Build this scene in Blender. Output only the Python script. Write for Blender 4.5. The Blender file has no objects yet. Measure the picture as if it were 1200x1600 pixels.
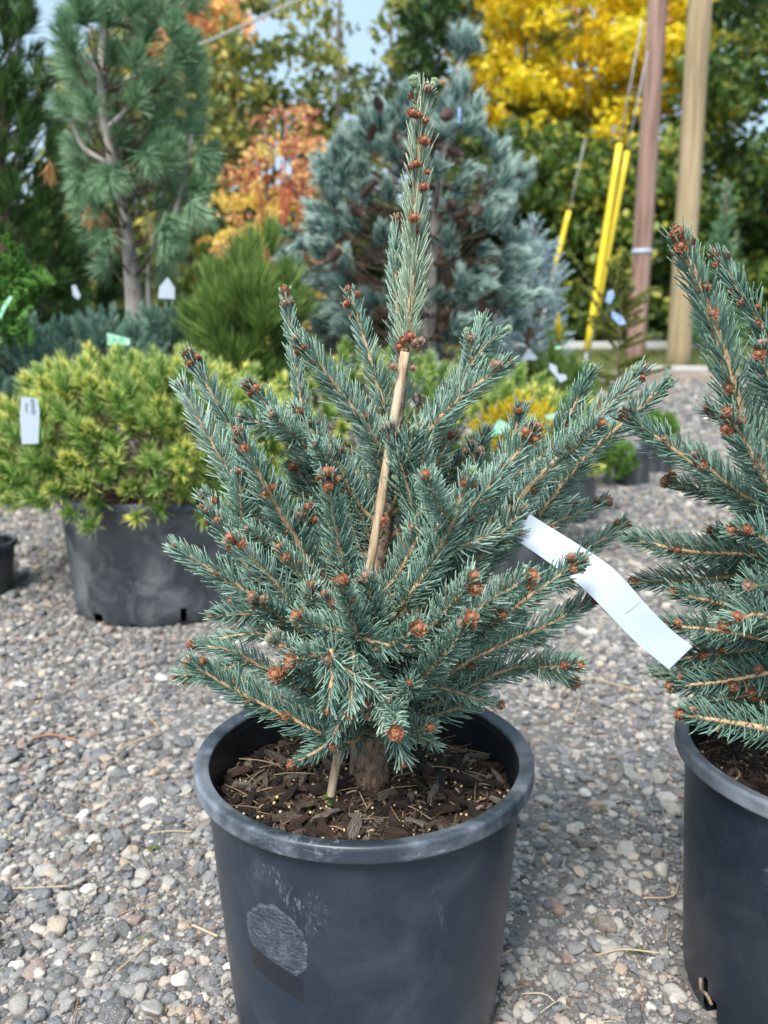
import bpy, math, random
import numpy as np
from mathutils import Vector, Matrix, Euler, noise

# ------------------------------------------------------------------ camera, sky, sun, exposure
random.seed(7)
rng = np.random.default_rng(7)
S = bpy.context.scene
COL = S.collection
H = 0.725                      # camera height
PITCH = math.radians(11)
F = 1300.0                    # focal length in photo pixels (photo 1200 x 1600)
cam = bpy.data.cameras.new('camera')
camo = bpy.data.objects.new('camera', cam); COL.objects.link(camo)
cam.sensor_fit = 'VERTICAL'; cam.sensor_height = 36; cam.lens = 36 * F / 1600
cam.clip_start = 0.02; cam.clip_end = 1000
camo.location = (0, 0, H); camo.rotation_euler = (math.radians(90) - PITCH, 0, 0)
cam.dof.use_dof = True; cam.dof.focus_distance = 0.80; cam.dof.aperture_fstop = 5.6
S.camera = camo

SUN_EL, SUN_AZ = 52, 205      # elevation, compass-like azimuth (0 = +y, clockwise)
world = bpy.data.worlds.new('World'); S.world = world; world.use_nodes = True
wn = world.node_tree; bg = wn.nodes['Background']
sky = wn.nodes.new('ShaderNodeTexSky'); sky.sky_type = 'NISHITA'; sky.sun_disc = False
sky.sun_elevation = math.radians(SUN_EL); sky.sun_rotation = math.radians(SUN_AZ)
sky.dust_density = 5.0; sky.air_density = .8; sky.ozone_density = .6
veil = wn.nodes.new('ShaderNodeMix'); veil.data_type = 'RGBA'; veil.inputs[0].default_value = .5   # thin even high haze
wn.links.new(sky.outputs[0], veil.inputs[6]); veil.inputs[7].default_value = (3.8, 5.3, 6.1, 1)
wn.links.new(veil.outputs[2], bg.inputs[0]); bg.inputs[1].default_value = 0.12
sun = bpy.data.lights.new('sun', 'SUN'); suno = bpy.data.objects.new('sun', sun); COL.objects.link(suno)
sun.energy = 2.3; sun.angle = math.radians(18); sun.color = (1.0, 0.95, 0.89)
_a, _e = math.radians(SUN_AZ), math.radians(SUN_EL)
suno.rotation_euler = Vector((math.sin(_a) * math.cos(_e), math.cos(_a) * math.cos(_e), math.sin(_e))).to_track_quat('Z', 'Y').to_euler()
S.view_settings.view_transform = 'Standard'; S.view_settings.look = 'None'
S.view_settings.gamma = 1; S.view_settings.use_curve_mapping = False
S.view_settings.exposure = 1.03
S.render.engine = 'CYCLES'
S.cycles.max_bounces = 6; S.cycles.diffuse_bounces = 3; S.cycles.glossy_bounces = 2
S.cycles.transmission_bounces = 4; S.cycles.transparent_max_bounces = 4
try:
    S.cycles.use_denoising = True; S.cycles.denoiser = 'OPENIMAGEDENOISE'
except Exception:
    pass

# ------------------------------------------------------------------ helpers
CP, SP = math.cos(PITCH), math.sin(PITCH)
def at(px, py, Y):
    """world point at depth y = Y that the photo shows at pixel (px, py)"""
    dx, dd = (px - 600) / F, (py - 800) / F
    d = Vector((dx, CP - dd * SP, -SP - dd * CP))
    d *= Y / d.y
    return Vector((d.x, d.y, H + d.z))

def atn(px, py, Y): return at(px, py, Y * 1.083)

def gz(x, y):
    """ground height"""
    z = 0.0
    if y > 4.6: z += 0.077 * (y - 4.6) if y < 12.5 else 0.077 * 7.9 + 0.035 * (y - 12.5)
    return z

def norm(a): return a / np.maximum(np.linalg.norm(a, axis=-1, keepdims=True), 1e-9)

def tag(o, label=None, cat=None, group=None, kind=None):
    if label: o['label'] = label
    if cat: o['category'] = cat
    if group: o['group'] = group
    if kind: o['kind'] = kind
    return o

def empty(name, loc, rz=0):
    o = bpy.data.objects.new(name, None); COL.objects.link(o)
    o.location = loc; o.rotation_euler = (0, 0, rz); o.empty_display_size = .05
    return o

def mesh_np(name, V, faces, attrs=None, smooth=True, uv=None):
    """V (n,3); faces: list of int arrays (m,k)"""
    me = bpy.data.meshes.new(name)
    V = np.asarray(V, dtype=np.float32)
    me.vertices.add(len(V)); me.vertices.foreach_set('co', V.ravel())
    loops = np.concatenate([f.ravel() for f in faces]).astype(np.int32)
    tot = np.concatenate([np.full(len(f), f.shape[1]) for f in faces]).astype(np.int32)
    st = np.concatenate([[0], np.cumsum(tot)[:-1]]).astype(np.int32)
    me.loops.add(len(loops)); me.loops.foreach_set('vertex_index', loops)
    me.polygons.add(len(tot)); me.polygons.foreach_set('loop_start', st)
    try: me.polygons.foreach_set('loop_total', tot)
    except Exception: pass
    me.polygons.foreach_set('use_smooth', np.full(len(tot), smooth))
    if attrs:
        for k, a in attrs.items():
            at_ = me.attributes.new(k, 'FLOAT', 'POINT')
            at_.data.foreach_set('value', np.asarray(a, dtype=np.float32))
    me.update(calc_edges=True)
    if uv is not None:
        l = me.uv_layers.new(name='UVMap')
        l.data.foreach_set('uv', np.asarray(uv, dtype=np.float32)[loops].ravel())
    return me

def link(name, me, mat=None, parent=None):
    o = bpy.data.objects.new(name, me); COL.objects.link(o)
    if mat and len(me.materials) == 0: me.materials.append(mat)
    if parent is not None:
        o.parent = parent
        if parent.type == 'EMPTY' and parent.parent is None:
            pass
    return o

def wparent(o, parent):
    """parent an object whose mesh is in world coordinates"""
    o.parent = parent
    m = Matrix.Identity(4)
    p = parent; chain = []
    while p: chain.append(p); p = p.parent
    for p in reversed(chain):
        m = m @ p.matrix_parent_inverse @ Matrix.LocRotScale(p.location, p.rotation_euler, p.scale)
    o.matrix_parent_inverse = m.inverted()
    return o

class MB:
    """collects pieces into one mesh"""
    def __init__(s): s.V = []; s.F = []; s.n = 0; s.A = {}
    def add(s, V, faces, **attrs):
        V = np.asarray(V, dtype=np.float32)
        s.V.append(V)
        for f in faces: s.F.append(np.asarray(f) + s.n)
        for k, a in attrs.items():
            s.A.setdefault(k, []).append(np.broadcast_to(np.asarray(a, dtype=np.float32), (len(V),)))
        s.n += len(V)
        return s
    def mesh(s, name, smooth=True):
        by = {}
        for f in s.F: by.setdefault(f.shape[1], []).append(f)
        faces = [np.concatenate(v) for v in by.values()]
        return mesh_np(name, np.concatenate(s.V), faces, {k: np.concatenate(v) for k, v in s.A.items()} or None, smooth)
    def build(s, name, mat, parent=None, smooth=True):
        o = link(name, s.mesh(name, smooth), mat)
        if parent is not None: wparent(o, parent)
        return o

def frames(D, ref=None):
    r = np.zeros_like(D); r[:, 2] = 1
    alt = np.abs(D[:, 2]) > .95
    r[alt] = (1, 0, 0)
    if ref is not None: r = ref
    u = norm(np.cross(D, r)); v = np.cross(D, u)
    return u, v

def needles(O, D, L, W, B=None, sides=3, rings=(0, .5, .9), prof=(.75, 1, .7), flat=False):
    """batch of needles -> V, faces, t, idx.  O,D (n,3); L,W (n,); B (n,3) bend"""
    n = len(O); D = norm(D)
    if flat: sides = 2
    if n == 0: return None
    u, v = frames(D)
    ph = rng.random(n) * 6.283
    u, v = u * np.cos(ph)[:, None] + v * np.sin(ph)[:, None], v * np.cos(ph)[:, None] - u * np.sin(ph)[:, None]
    parts = []; T = []
    for t, p in zip(rings, prof):
        c = O + D * (L * t)[:, None]
        if B is not None: c = c + B * (L * t * t)[:, None]
        for k in range(sides):
            a = k * 2 * math.pi / sides
            parts.append(c + (u * math.cos(a) + v * math.sin(a)) * (W * p)[:, None]); T.append(np.full(n, t))
    tip = O + D * L[:, None]
    if B is not None: tip = tip + B * L[:, None]
    parts.append(tip); T.append(np.ones(n))
    m = len(parts)
    V = np.stack(parts, 1).reshape(-1, 3); T = np.stack(T, 1).ravel()
    base = (np.arange(n) * m)[:, None]
    q = []; tr = []
    nr = len(rings)
    if flat:
        for r in range(nr - 1): q.append([2 * r, 2 * r + 1, 2 * r + 3, 2 * r + 2])
        tr.append([2 * nr - 2, 2 * nr - 1, m - 1])
    else:
        for r in range(nr - 1):
            for k in range(sides):
                k2 = (k + 1) % sides
                q.append([r * sides + k, r * sides + k2, (r + 1) * sides + k2, (r + 1) * sides + k])
        for k in range(sides): tr.append([(nr - 1) * sides + k, (nr - 1) * sides + (k + 1) % sides, m - 1])
    faces = []
    if q: faces.append((base[:, :, None] + np.array(q)[None]).reshape(-1, 4))
    faces.append((base[:, :, None] + np.array(tr)[None]).reshape(-1, 3))
    return V, faces, T, np.repeat(np.arange(n), m)

def tube(P, R, sides=8, cap=True):
    """tube along path P (k,3) with radii R"""
    P = np.asarray(P, dtype=float); R = np.broadcast_to(np.asarray(R, dtype=float), (len(P),))
    T = np.gradient(P, axis=0); T = norm(T)
    ref = np.array([0, 0, 1.]) if abs(T[0][2]) < .9 else np.array([1., 0, 0])
    V = []
    u = norm(np.cross(T[0], ref))
    for p, t, r in zip(P, T, R):
        u = norm(u - t * np.dot(u, t)); v = np.cross(t, u)
        a = np.arange(sides) * 2 * math.pi / sides
        V.append(p + r * (np.cos(a)[:, None] * u + np.sin(a)[:, None] * v))
    V = np.concatenate(V)
    k = np.arange(sides); k2 = (k + 1) % sides
    F4 = np.concatenate([np.stack([i * sides + k, i * sides + k2, (i + 1) * sides + k2, (i + 1) * sides + k], 1) for i in range(len(P) - 1)])
    faces = [F4]
    if cap:
        faces.append(k[None, ::-1].copy()); faces.append((k + (len(P) - 1) * sides)[None].copy())
    return V, faces

def spline(pts, n):
    """catmull-rom through pts, n samples evenly spaced"""
    P = np.array([list(p) for p in pts], dtype=float)
    if len(P) == 2: P = np.array([P[0], P[0] * .5 + P[1] * .5, P[1]])
    Q = np.concatenate([[2 * P[0] - P[1]], P, [2 * P[-1] - P[-2]]])
    out = []
    for i in range(1, len(Q) - 2):
        for t in np.linspace(0, 1, 12, endpoint=False):
            a, b, c, d = Q[i - 1], Q[i], Q[i + 1], Q[i + 2]
            out.append(.5 * ((2 * b) + (-a + c) * t + (2 * a - 5 * b + 4 * c - d) * t * t + (-a + 3 * b - 3 * c + d) * t ** 3))
    out.append(P[-1]); out = np.array(out)
    s = np.concatenate([[0], np.cumsum(np.linalg.norm(np.diff(out, axis=0), axis=1))])
    q = np.linspace(0, s[-1], n)
    return np.stack([np.interp(q, s, out[:, k]) for k in range(3)], 1), s[-1]

def ico(sub):
    t = (1 + 5 ** .5) / 2
    V = [(-1, t, 0), (1, t, 0), (-1, -t, 0), (1, -t, 0), (0, -1, t), (0, 1, t), (0, -1, -t), (0, 1, -t), (t, 0, -1), (t, 0, 1), (-t, 0, -1), (-t, 0, 1)]
    Fc = [(0, 11, 5), (0, 5, 1), (0, 1, 7), (0, 7, 10), (0, 10, 11), (1, 5, 9), (5, 11, 4), (11, 10, 2), (10, 7, 6), (7, 1, 8), (3, 9, 4), (3, 4, 2), (3, 2, 6), (3, 6, 8), (3, 8, 9), (4, 9, 5), (2, 4, 11), (6, 2, 10), (8, 6, 7), (9, 8, 1)]
    V = [Vector(v).normalized() for v in V]
    for _ in range(sub):
        mid = {}; nf = []
        def m(a, b):
            k = (min(a, b), max(a, b))
            if k not in mid: V.append(((V[a] + V[b]) / 2).normalized()); mid[k] = len(V) - 1
            return mid[k]
        for a, b, c in Fc:
            ab, bc, ca = m(a, b), m(b, c), m(c, a)
            nf += [(a, ab, ca), (b, bc, ab), (c, ca, bc), (ab, bc, ca)]
        Fc = nf
    return np.array([list(v) for v in V]), np.array(Fc)

# ------------------------------------------------------------------ materials
def mat(name):
    m = bpy.data.materials.new(name); m.use_nodes = True
    return m, m.node_tree, m.node_tree.nodes['Principled BSDF']
def N(nt, t, **kw):
    n = nt.nodes.new(t)
    for k, v in kw.items(): setattr(n, k, v)
    return n
def attr(nt, name, inst=False):
    n = N(nt, 'ShaderNodeAttribute', attribute_name=name)
    if inst: n.attribute_type = 'INSTANCER'
    return n.outputs['Fac']
def ramp(nt, fac, stops, interp='LINEAR'):
    r = N(nt, 'ShaderNodeValToRGB'); r.color_ramp.interpolation = interp
    while len(r.color_ramp.elements) < len(stops): r.color_ramp.elements.new(.5)
    for e, (p, c) in zip(r.color_ramp.elements, stops): e.position = p; e.color = (*c, 1)
    nt.links.new(fac, r.inputs[0]); return r.outputs[0]
def noise_(nt, scale, detail=3, rough=.5, vec=None, dist=0):
    n = N(nt, 'ShaderNodeTexNoise'); n.inputs['Scale'].default_value = scale
    n.inputs['Detail'].default_value = detail; n.inputs['Roughness'].default_value = rough; n.inputs['Distortion'].default_value = dist
    if vec is not None: nt.links.new(vec, n.inputs['Vector'])
    return n.outputs['Fac']
def objco(nt): return N(nt, 'ShaderNodeTexCoord').outputs['Object']
def scaled(nt, vec, sc):
    m = N(nt, 'ShaderNodeMapping'); m.inputs['Scale'].default_value = sc; nt.links.new(vec, m.inputs[0]); return m.outputs[0]
def mix(nt, fac, a, b, bt='MIX'):
    m = N(nt, 'ShaderNodeMix', data_type='RGBA', blend_type=bt)
    for i, s in ((0, fac), (6, a), (7, b)):
        if hasattr(s, 'is_linked') or hasattr(s, 'links'): nt.links.new(s, m.inputs[i])
        elif i == 0: m.inputs[0].default_value = s
        else: m.inputs[i].default_value = (*s, 1)
    return m.outputs[2]
def math_(nt, op, a, b=None, c=None, clamp=False):
    m = N(nt, 'ShaderNodeMath', operation=op); m.use_clamp = clamp
    for i, s in enumerate((a, b, c)):
        if s is None: continue
        if hasattr(s, 'links'): nt.links.new(s, m.inputs[i])
        else: m.inputs[i].default_value = s
    return m.outputs[0]
def maprange(nt, v, a, b, c=0, d=1):
    m = N(nt, 'ShaderNodeMapRange'); m.interpolation_type = 'SMOOTHSTEP'
    nt.links.new(v, m.inputs[0])
    for i, q in zip((1, 2, 3, 4), (a, b, c, d)): m.inputs[i].default_value = q
    return m.outputs[0]
def bump(nt, b, h, strength=.3, dist=.002):
    n = N(nt, 'ShaderNodeBump'); n.inputs['Strength'].default_value = strength; n.inputs['Distance'].default_value = dist
    nt.links.new(h, n.inputs['Height']); nt.links.new(n.outputs[0], b.inputs['Normal'])
def setc(nt, b, c):
    if hasattr(c, 'links'): nt.links.new(c, b.inputs['Base Color'])
    else: b.inputs['Base Color'].default_value = (*c, 1)

def needle_mat(name, cols, tip=None, tipstart=.75, rough=.45, trans=.2, yellow=None, spec=.4, base=None, brown=None):
    """colour by per-needle 'rnd', along 't', per-tuft 'tuf'"""
    m, nt, b = mat(name)
    n = len(cols)
    st = [(.95 * i / max(1, n - 1), q) for i, q in enumerate(cols)]
    if brown: st += [(.985, brown)]
    c = ramp(nt, attr(nt, 'rnd'), st)
    if base: c = mix(nt, maprange(nt, attr(nt, 't'), .16, 0.0), c, base)
    if yellow:
        tf = maprange(nt, attr(nt, 'tuf'), .48, .62)
        k = math_(nt, 'MULTIPLY', tf, maprange(nt, attr(nt, 't'), .42, .62))
        c = mix(nt, k, c, yellow)
    if tip: c = mix(nt, maprange(nt, attr(nt, 't'), tipstart, 1.0), c, tip)
    setc(nt, b, c); b.inputs['Roughness'].default_value = rough; b.inputs['Specular IOR Level'].default_value = spec
    if trans:
        t = N(nt, 'ShaderNodeBsdfTranslucent'); nt.links.new(c, t.inputs[0])
        x = N(nt, 'ShaderNodeMixShader'); x.inputs[0].default_value = trans
        nt.links.new(b.outputs[0], x.inputs[1]); nt.links.new(t.outputs[0], x.inputs[2])
        nt.links.new(x.outputs[0], nt.nodes['Material Output'].inputs[0])
    return m

def wood_mat(name, cols, scale=60, stretch=(1, 1, .2), rough=.8, bs=.5, bd=.002):
    m, nt, b = mat(name)
    f = noise_(nt, scale, 6, .65, scaled(nt, objco(nt), stretch))
    n = len(cols)
    setc(nt, b, ramp(nt, f, [(.3 + .4 * i / max(1, n - 1), q) for i, q in enumerate(cols)]))
    b.inputs['Roughness'].default_value = rough
    bump(nt, b, f, bs, bd)
    return m
def plain(name, c, rough=.5, var=None, scale=20, spec=.5, bs=0):
    m, nt, b = mat(name)
    if var: 
        f = noise_(nt, scale, 5, .6, objco(nt)); setc(nt, b, ramp(nt, f, [(.35, c), (.65, var)]))
        if bs: bump(nt, b, f, bs, .002)
    else: setc(nt, b, c)
    b.inputs['Roughness'].default_value = rough; b.inputs['Specular IOR Level'].default_value = spec
    return m

M = {}
M['spruce'] = needle_mat('spruce_needles', [(.055, .14, .112), (.155, .295, .245), (.295, .455, .385), (.47, .63, .54)], tip=(.30, .42, .27), tipstart=.86, rough=.42, trans=.12, base=(.36, .27, .15), brown=(.26, .15, .08))
M['spruce_pale'] = needle_mat('spruce_needles_pale', [(.12, .20, .13), (.24, .36, .26), (.38, .50, .38), (.50, .60, .46)], tip=(.45, .55, .36), tipstart=.8, rough=.42, trans=.15, base=(.45, .36, .2))
M['spruce_b'] = needle_mat('spruce_needles_deep', [(.05, .125, .10), (.11, .22, .18), (.19, .325, .27), (.31, .46, .38)], tip=(.28, .40, .22), tipstart=.86, rough=.4, trans=.12, base=(.34, .25, .14), brown=(.26, .15, .08))
M['stem'] = wood_mat('young_spruce_stem', [(.22, .12, .06), (.46, .32, .18), (.66, .52, .34)], 260, (1, 1, 1), .75, .8, .0012)
M['bark'] = wood_mat('spruce_bark', [(.05, .032, .022), (.21, .14, .10), (.42, .31, .23)], 170, (1, 1, .6), .9, 1.0, .004)
M['bud'] = wood_mat('bud_scales', [(.12, .04, .02), (.30, .12, .06), (.48, .26, .15)], 260, (1, 1, 1), .6, .4, .0006)
M['bud_old'] = wood_mat('old_bud_scales', [(.13, .08, .055), (.27, .18, .13), (.42, .31, .23)], 260, (1, 1, 1), .8, .4, .0006)
M['bamboo'] = wood_mat('bamboo', [(.13, .085, .05), (.40, .29, .17), (.56, .46, .33), (.38, .35, .31)], 130, (1, 1, .10), .65, .7, .0012)

# pot plastic: u = metres round the wall, v = metres up
def pot_mat(name, dust=.35, scuffs=(), sticker=False, base=(.014, .024, .042), dusty=(.17, .195, .225)):
    m, nt, b = mat(name)
    uv = N(nt, 'ShaderNodeUVMap').outputs[0]
    o = objco(nt)
    f1 = noise_(nt, 9, 7, .65, o, .6); f2 = noise_(nt, 420, 2, .6, o)
    f3 = noise_(nt, 34, 6, .7, scaled(nt, uv, (1, .25, 1)))
    d = math_(nt, 'MULTIPLY', maprange(nt, f1, .40, .75), dust)
    specks = maprange(nt, f2, .70, .76)
    d = math_(nt, 'MAXIMUM', d, math_(nt, 'MULTIPLY', specks, .55))
    d = math_(nt, 'ADD', d, math_(nt, 'MULTIPLY', maprange(nt, f3, .55, .8), dust * .6), None, True)
    sep = N(nt, 'ShaderNodeSeparateXYZ'); nt.links.new(uv, sep.inputs[0]); U, Vv = sep.outputs[0], sep.outputs[1]
    for (cu, cv, ru, rv, sh, amt, sx, sy) in scuffs:   # centre, radii, shear, strength, streak scale
        du = math_(nt, 'SUBTRACT', U, cu); dv = math_(nt, 'SUBTRACT', Vv, cv)
        du = math_(nt, 'SUBTRACT', du, math_(nt, 'MULTIPLY', dv, sh))
        a = math_(nt, 'DIVIDE', du, ru); c = math_(nt, 'DIVIDE', dv, rv)
        wob = math_(nt, 'MULTIPLY', math_(nt, 'SUBTRACT', noise_(nt, 45, 7, .75, o), .5), 1.7)
        r = math_(nt, 'ADD', math_(nt, 'ADD', math_(nt, 'MULTIPLY', a, a), math_(nt, 'MULTIPLY', c, c)), wob)
        msk = maprange(nt, r, 1.15, .35)
        st = noise_(nt, 1, 7, .8, scaled(nt, uv, (sx, sy, 1)), .8)
        d = math_(nt, 'ADD', d, math_(nt, 'MULTIPLY', msk, math_(nt, 'MULTIPLY', maprange(nt, st, .50, .66), amt)), None, True)
    if sticker:      # the ghost of a torn-off label: smeared glue above, clean dark plastic below
        wob2 = math_(nt, 'MULTIPLY', math_(nt, 'SUBTRACT', noise_(nt, 60, 7, .75, o), .5), .5)
        du = math_(nt, 'ADD', U, .078); dv = math_(nt, 'SUBTRACT', Vv, .178)
        a = math_(nt, 'DIVIDE', du, .033); c = math_(nt, 'DIVIDE', dv, .040)
        r = math_(nt, 'ADD', math_(nt, 'SQRT', math_(nt, 'ADD', math_(nt, 'MULTIPLY', a, a), math_(nt, 'MULTIPLY', c, c))), wob2)
        cut = math_(nt, 'ADD', math_(nt, 'MULTIPLY', du, -.25), .152)
        above = maprange(nt, math_(nt, 'SUBTRACT', Vv, cut), -.001, .001)
        fine = noise_(nt, 1, 7, .75, scaled(nt, uv, (60, 260, 1)), 2.5); vert = noise_(nt, 1, 7, .75, scaled(nt, uv, (420, 60, 1)), .8)
        body = math_(nt, 'MULTIPLY', maprange(nt, r, 1.02, .96), math_(nt, 'MULTIPLY', maprange(nt, fine, .42, .72), .55))
        core = math_(nt, 'MULTIPLY', maprange(nt, r, .62, .52), math_(nt, 'MULTIPLY', maprange(nt, vert, .45, .75), .35))
        ring = math_(nt, 'MULTIPLY', maprange(nt, math_(nt, 'ABSOLUTE', math_(nt, 'SUBTRACT', r, .93)), .07, .02), math_(nt, 'MULTIPLY', maprange(nt, fine, .35, .6), .4))
        ring2 = math_(nt, 'MULTIPLY', maprange(nt, math_(nt, 'ABSOLUTE', math_(nt, 'SUBTRACT', r, .66)), .05, .01), .22)
        tot_ = math_(nt, 'ADD', math_(nt, 'MULTIPLY', math_(nt, 'ADD', body, core), 1.3), math_(nt, 'MULTIPLY', ring, .8))
        d = math_(nt, 'ADD', d, math_(nt, 'MULTIPLY', tot_, above), None, True)
        low = math_(nt, 'MULTIPLY', maprange(nt, math_(nt, 'SUBTRACT', cut, Vv), .028, .026), maprange(nt, math_(nt, 'SUBTRACT', cut, Vv), -.001, .001))
        low = math_(nt, 'MULTIPLY', low, maprange(nt, math_(nt, 'ABSOLUTE', math_(nt, 'ADD', du, .002)), .029, .028))
        low = math_(nt, 'MULTIPLY', low, maprange(nt, fine, .66, .52, .35, 1))
        d = math_(nt, 'MULTIPLY', d, math_(nt, 'SUBTRACT', 1, math_(nt, 'MULTIPLY', low, .95)))
    colr = mix(nt, d, base, dusty)
    if sticker: colr = mix(nt, math_(nt, 'MULTIPLY', low, .55), colr, (.012, .010, .011))
    setc(nt, b, colr)
    nt.links.new(maprange(nt, d, 0, .8, .36, .8), b.inputs['Roughness'])
    b.inputs['Specular IOR Level'].default_value = .5
    h = math_(nt, 'ADD', math_(nt, 'MULTIPLY', noise_(nt, 18, 3, .5, o), 1.0), math_(nt, 'MULTIPLY', f2, .05))
    bump(nt, b, h, .35, .004)
    return m

# ------------------------------------------------------------------ ground
def ground():
    xs = np.concatenate([np.linspace(-60, -4, 24), np.linspace(-3.6, 3.6, 73), np.linspace(4, 60, 24)])
    ys = np.concatenate([np.linspace(-8, .2, 6), np.linspace(.3, 6, 90), np.linspace(6.3, 14, 26), np.linspace(15, 140, 26)])
    X, Y = np.meshgrid(xs, ys)
    Z = np.vectorize(gz)(X, Y)
    near = (Y < 9) & (Y > .2)
    Z = Z + near * .004 * np.vectorize(lambda a, c: noise.noise(Vector((a * 4, c * 4, 0))))(X, Y)
    V = np.stack([X, Y, Z], -1).reshape(-1, 3); w = len(xs); h = len(ys)
    i = (np.arange(h - 1)[:, None] * w + np.arange(w - 1)[None]).ravel()
    me = mesh_np('ground', V, [np.stack([i, i + 1, i + w + 1, i + w], 1)])
    m, nt, b = mat('gravel_ground')
    o = objco(nt)
    vo = N(nt, 'ShaderNodeTexVoronoi'); vo.inputs['Scale'].default_value = 150; nt.links.new(o, vo.inputs['Vector'])
    vb = N(nt, 'ShaderNodeTexVoronoi'); vb.inputs['Scale'].default_value = 62; nt.links.new(o, vb.inputs['Vector'])
    fine = noise_(nt, 420, 5, .85, o); big = noise_(nt, 1.6, 4, .6, o)
    sep = N(nt, 'ShaderNodeSeparateColor'); nt.links.new(vb.outputs['Color'], sep.inputs[0])
    sand = ramp(nt, fine, [(.35, (.05, .048, .046)), (.65, (.23, .22, .205))])
    peb = ramp(nt, sep.outputs[0], [(0, (.12, .125, .13)), (.4, (.28, .275, .27)), (.7, (.40, .38, .36)), (.9, (.38, .30, .25)), (1, (.62, .60, .56))])
    vm = math_(nt, 'MULTIPLY', maprange(nt, vb.outputs['Distance'], .62, .40), maprange(nt, big, .30, .5))
    c = mix(nt, vm, sand, peb)
    # verge: grass bank beyond the gravel
    sp = N(nt, 'ShaderNodeSeparateXYZ'); nt.links.new(o, sp.inputs[0])
    yy = math_(nt, 'ADD', sp.outputs[1], math_(nt, 'MULTIPLY', noise_(nt, 1.3, 3, .6, o), 1.2))
    grass = ramp(nt, noise_(nt, 30, 5, .7, o), [(.3, (.05, .075, .02)), (.6, (.13, .16, .05)), (.75, (.26, .24, .12))])
    c = mix(nt, maprange(nt, yy, 10.6, 11.2), c, grass)
    setc(nt, b, c); b.inputs['Roughness'].default_value = .92
    bump(nt, b, math_(nt, 'ADD', math_(nt, 'MULTIPLY', vm, .8), math_(nt, 'MULTIPLY', fine, .3)), .8, .004)
    g = link('ground', me, m); tag(g, kind='structure')
    return g
GROUND = ground()

def stone_mat(name, inst):
    m, nt, b = mat(name)
    if inst: r = attr(nt, 'rnd', True)
    else: r = N(nt, 'ShaderNodeObjectInfo').outputs['Random']
    cols = [(0, (.025, .028, .034)), (.10, (.055, .062, .075)), (.25, (.10, .115, .14)), (.42, (.165, .175, .19)), (.54, (.26, .26, .255)),
            (.66, (.40, .39, .365)), (.74, (.15, .13, .115)), (.82, (.27, .19, .155)), (.86, (.52, .49, .44)), (.91, (.38, .29, .19)), (.95, (.68, .66, .61)), (1, (.09, .085, .082))]
    c = ramp(nt, r, cols)
    o = objco(nt)
    f = noise_(nt, 2.5, 6, .7, o); g = noise_(nt, 14, 3, .7, o)
    c = mix(nt, math_(nt, 'MULTIPLY', maprange(nt, f, .42, .68), .3), c, (.42, .40, .37))
    c = mix(nt, math_(nt, 'MULTIPLY', maprange(nt, g, .52, .60), .65), c, (.05, .05, .05))
    c = mix(nt, math_(nt, 'MULTIPLY', maprange(nt, g, .45, .38), .55), c, (.62, .60, .56))
    setc(nt, b, c); b.inputs['Roughness'].default_value = .72
    bump(nt, b, g, .3, .05)
    return m

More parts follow.
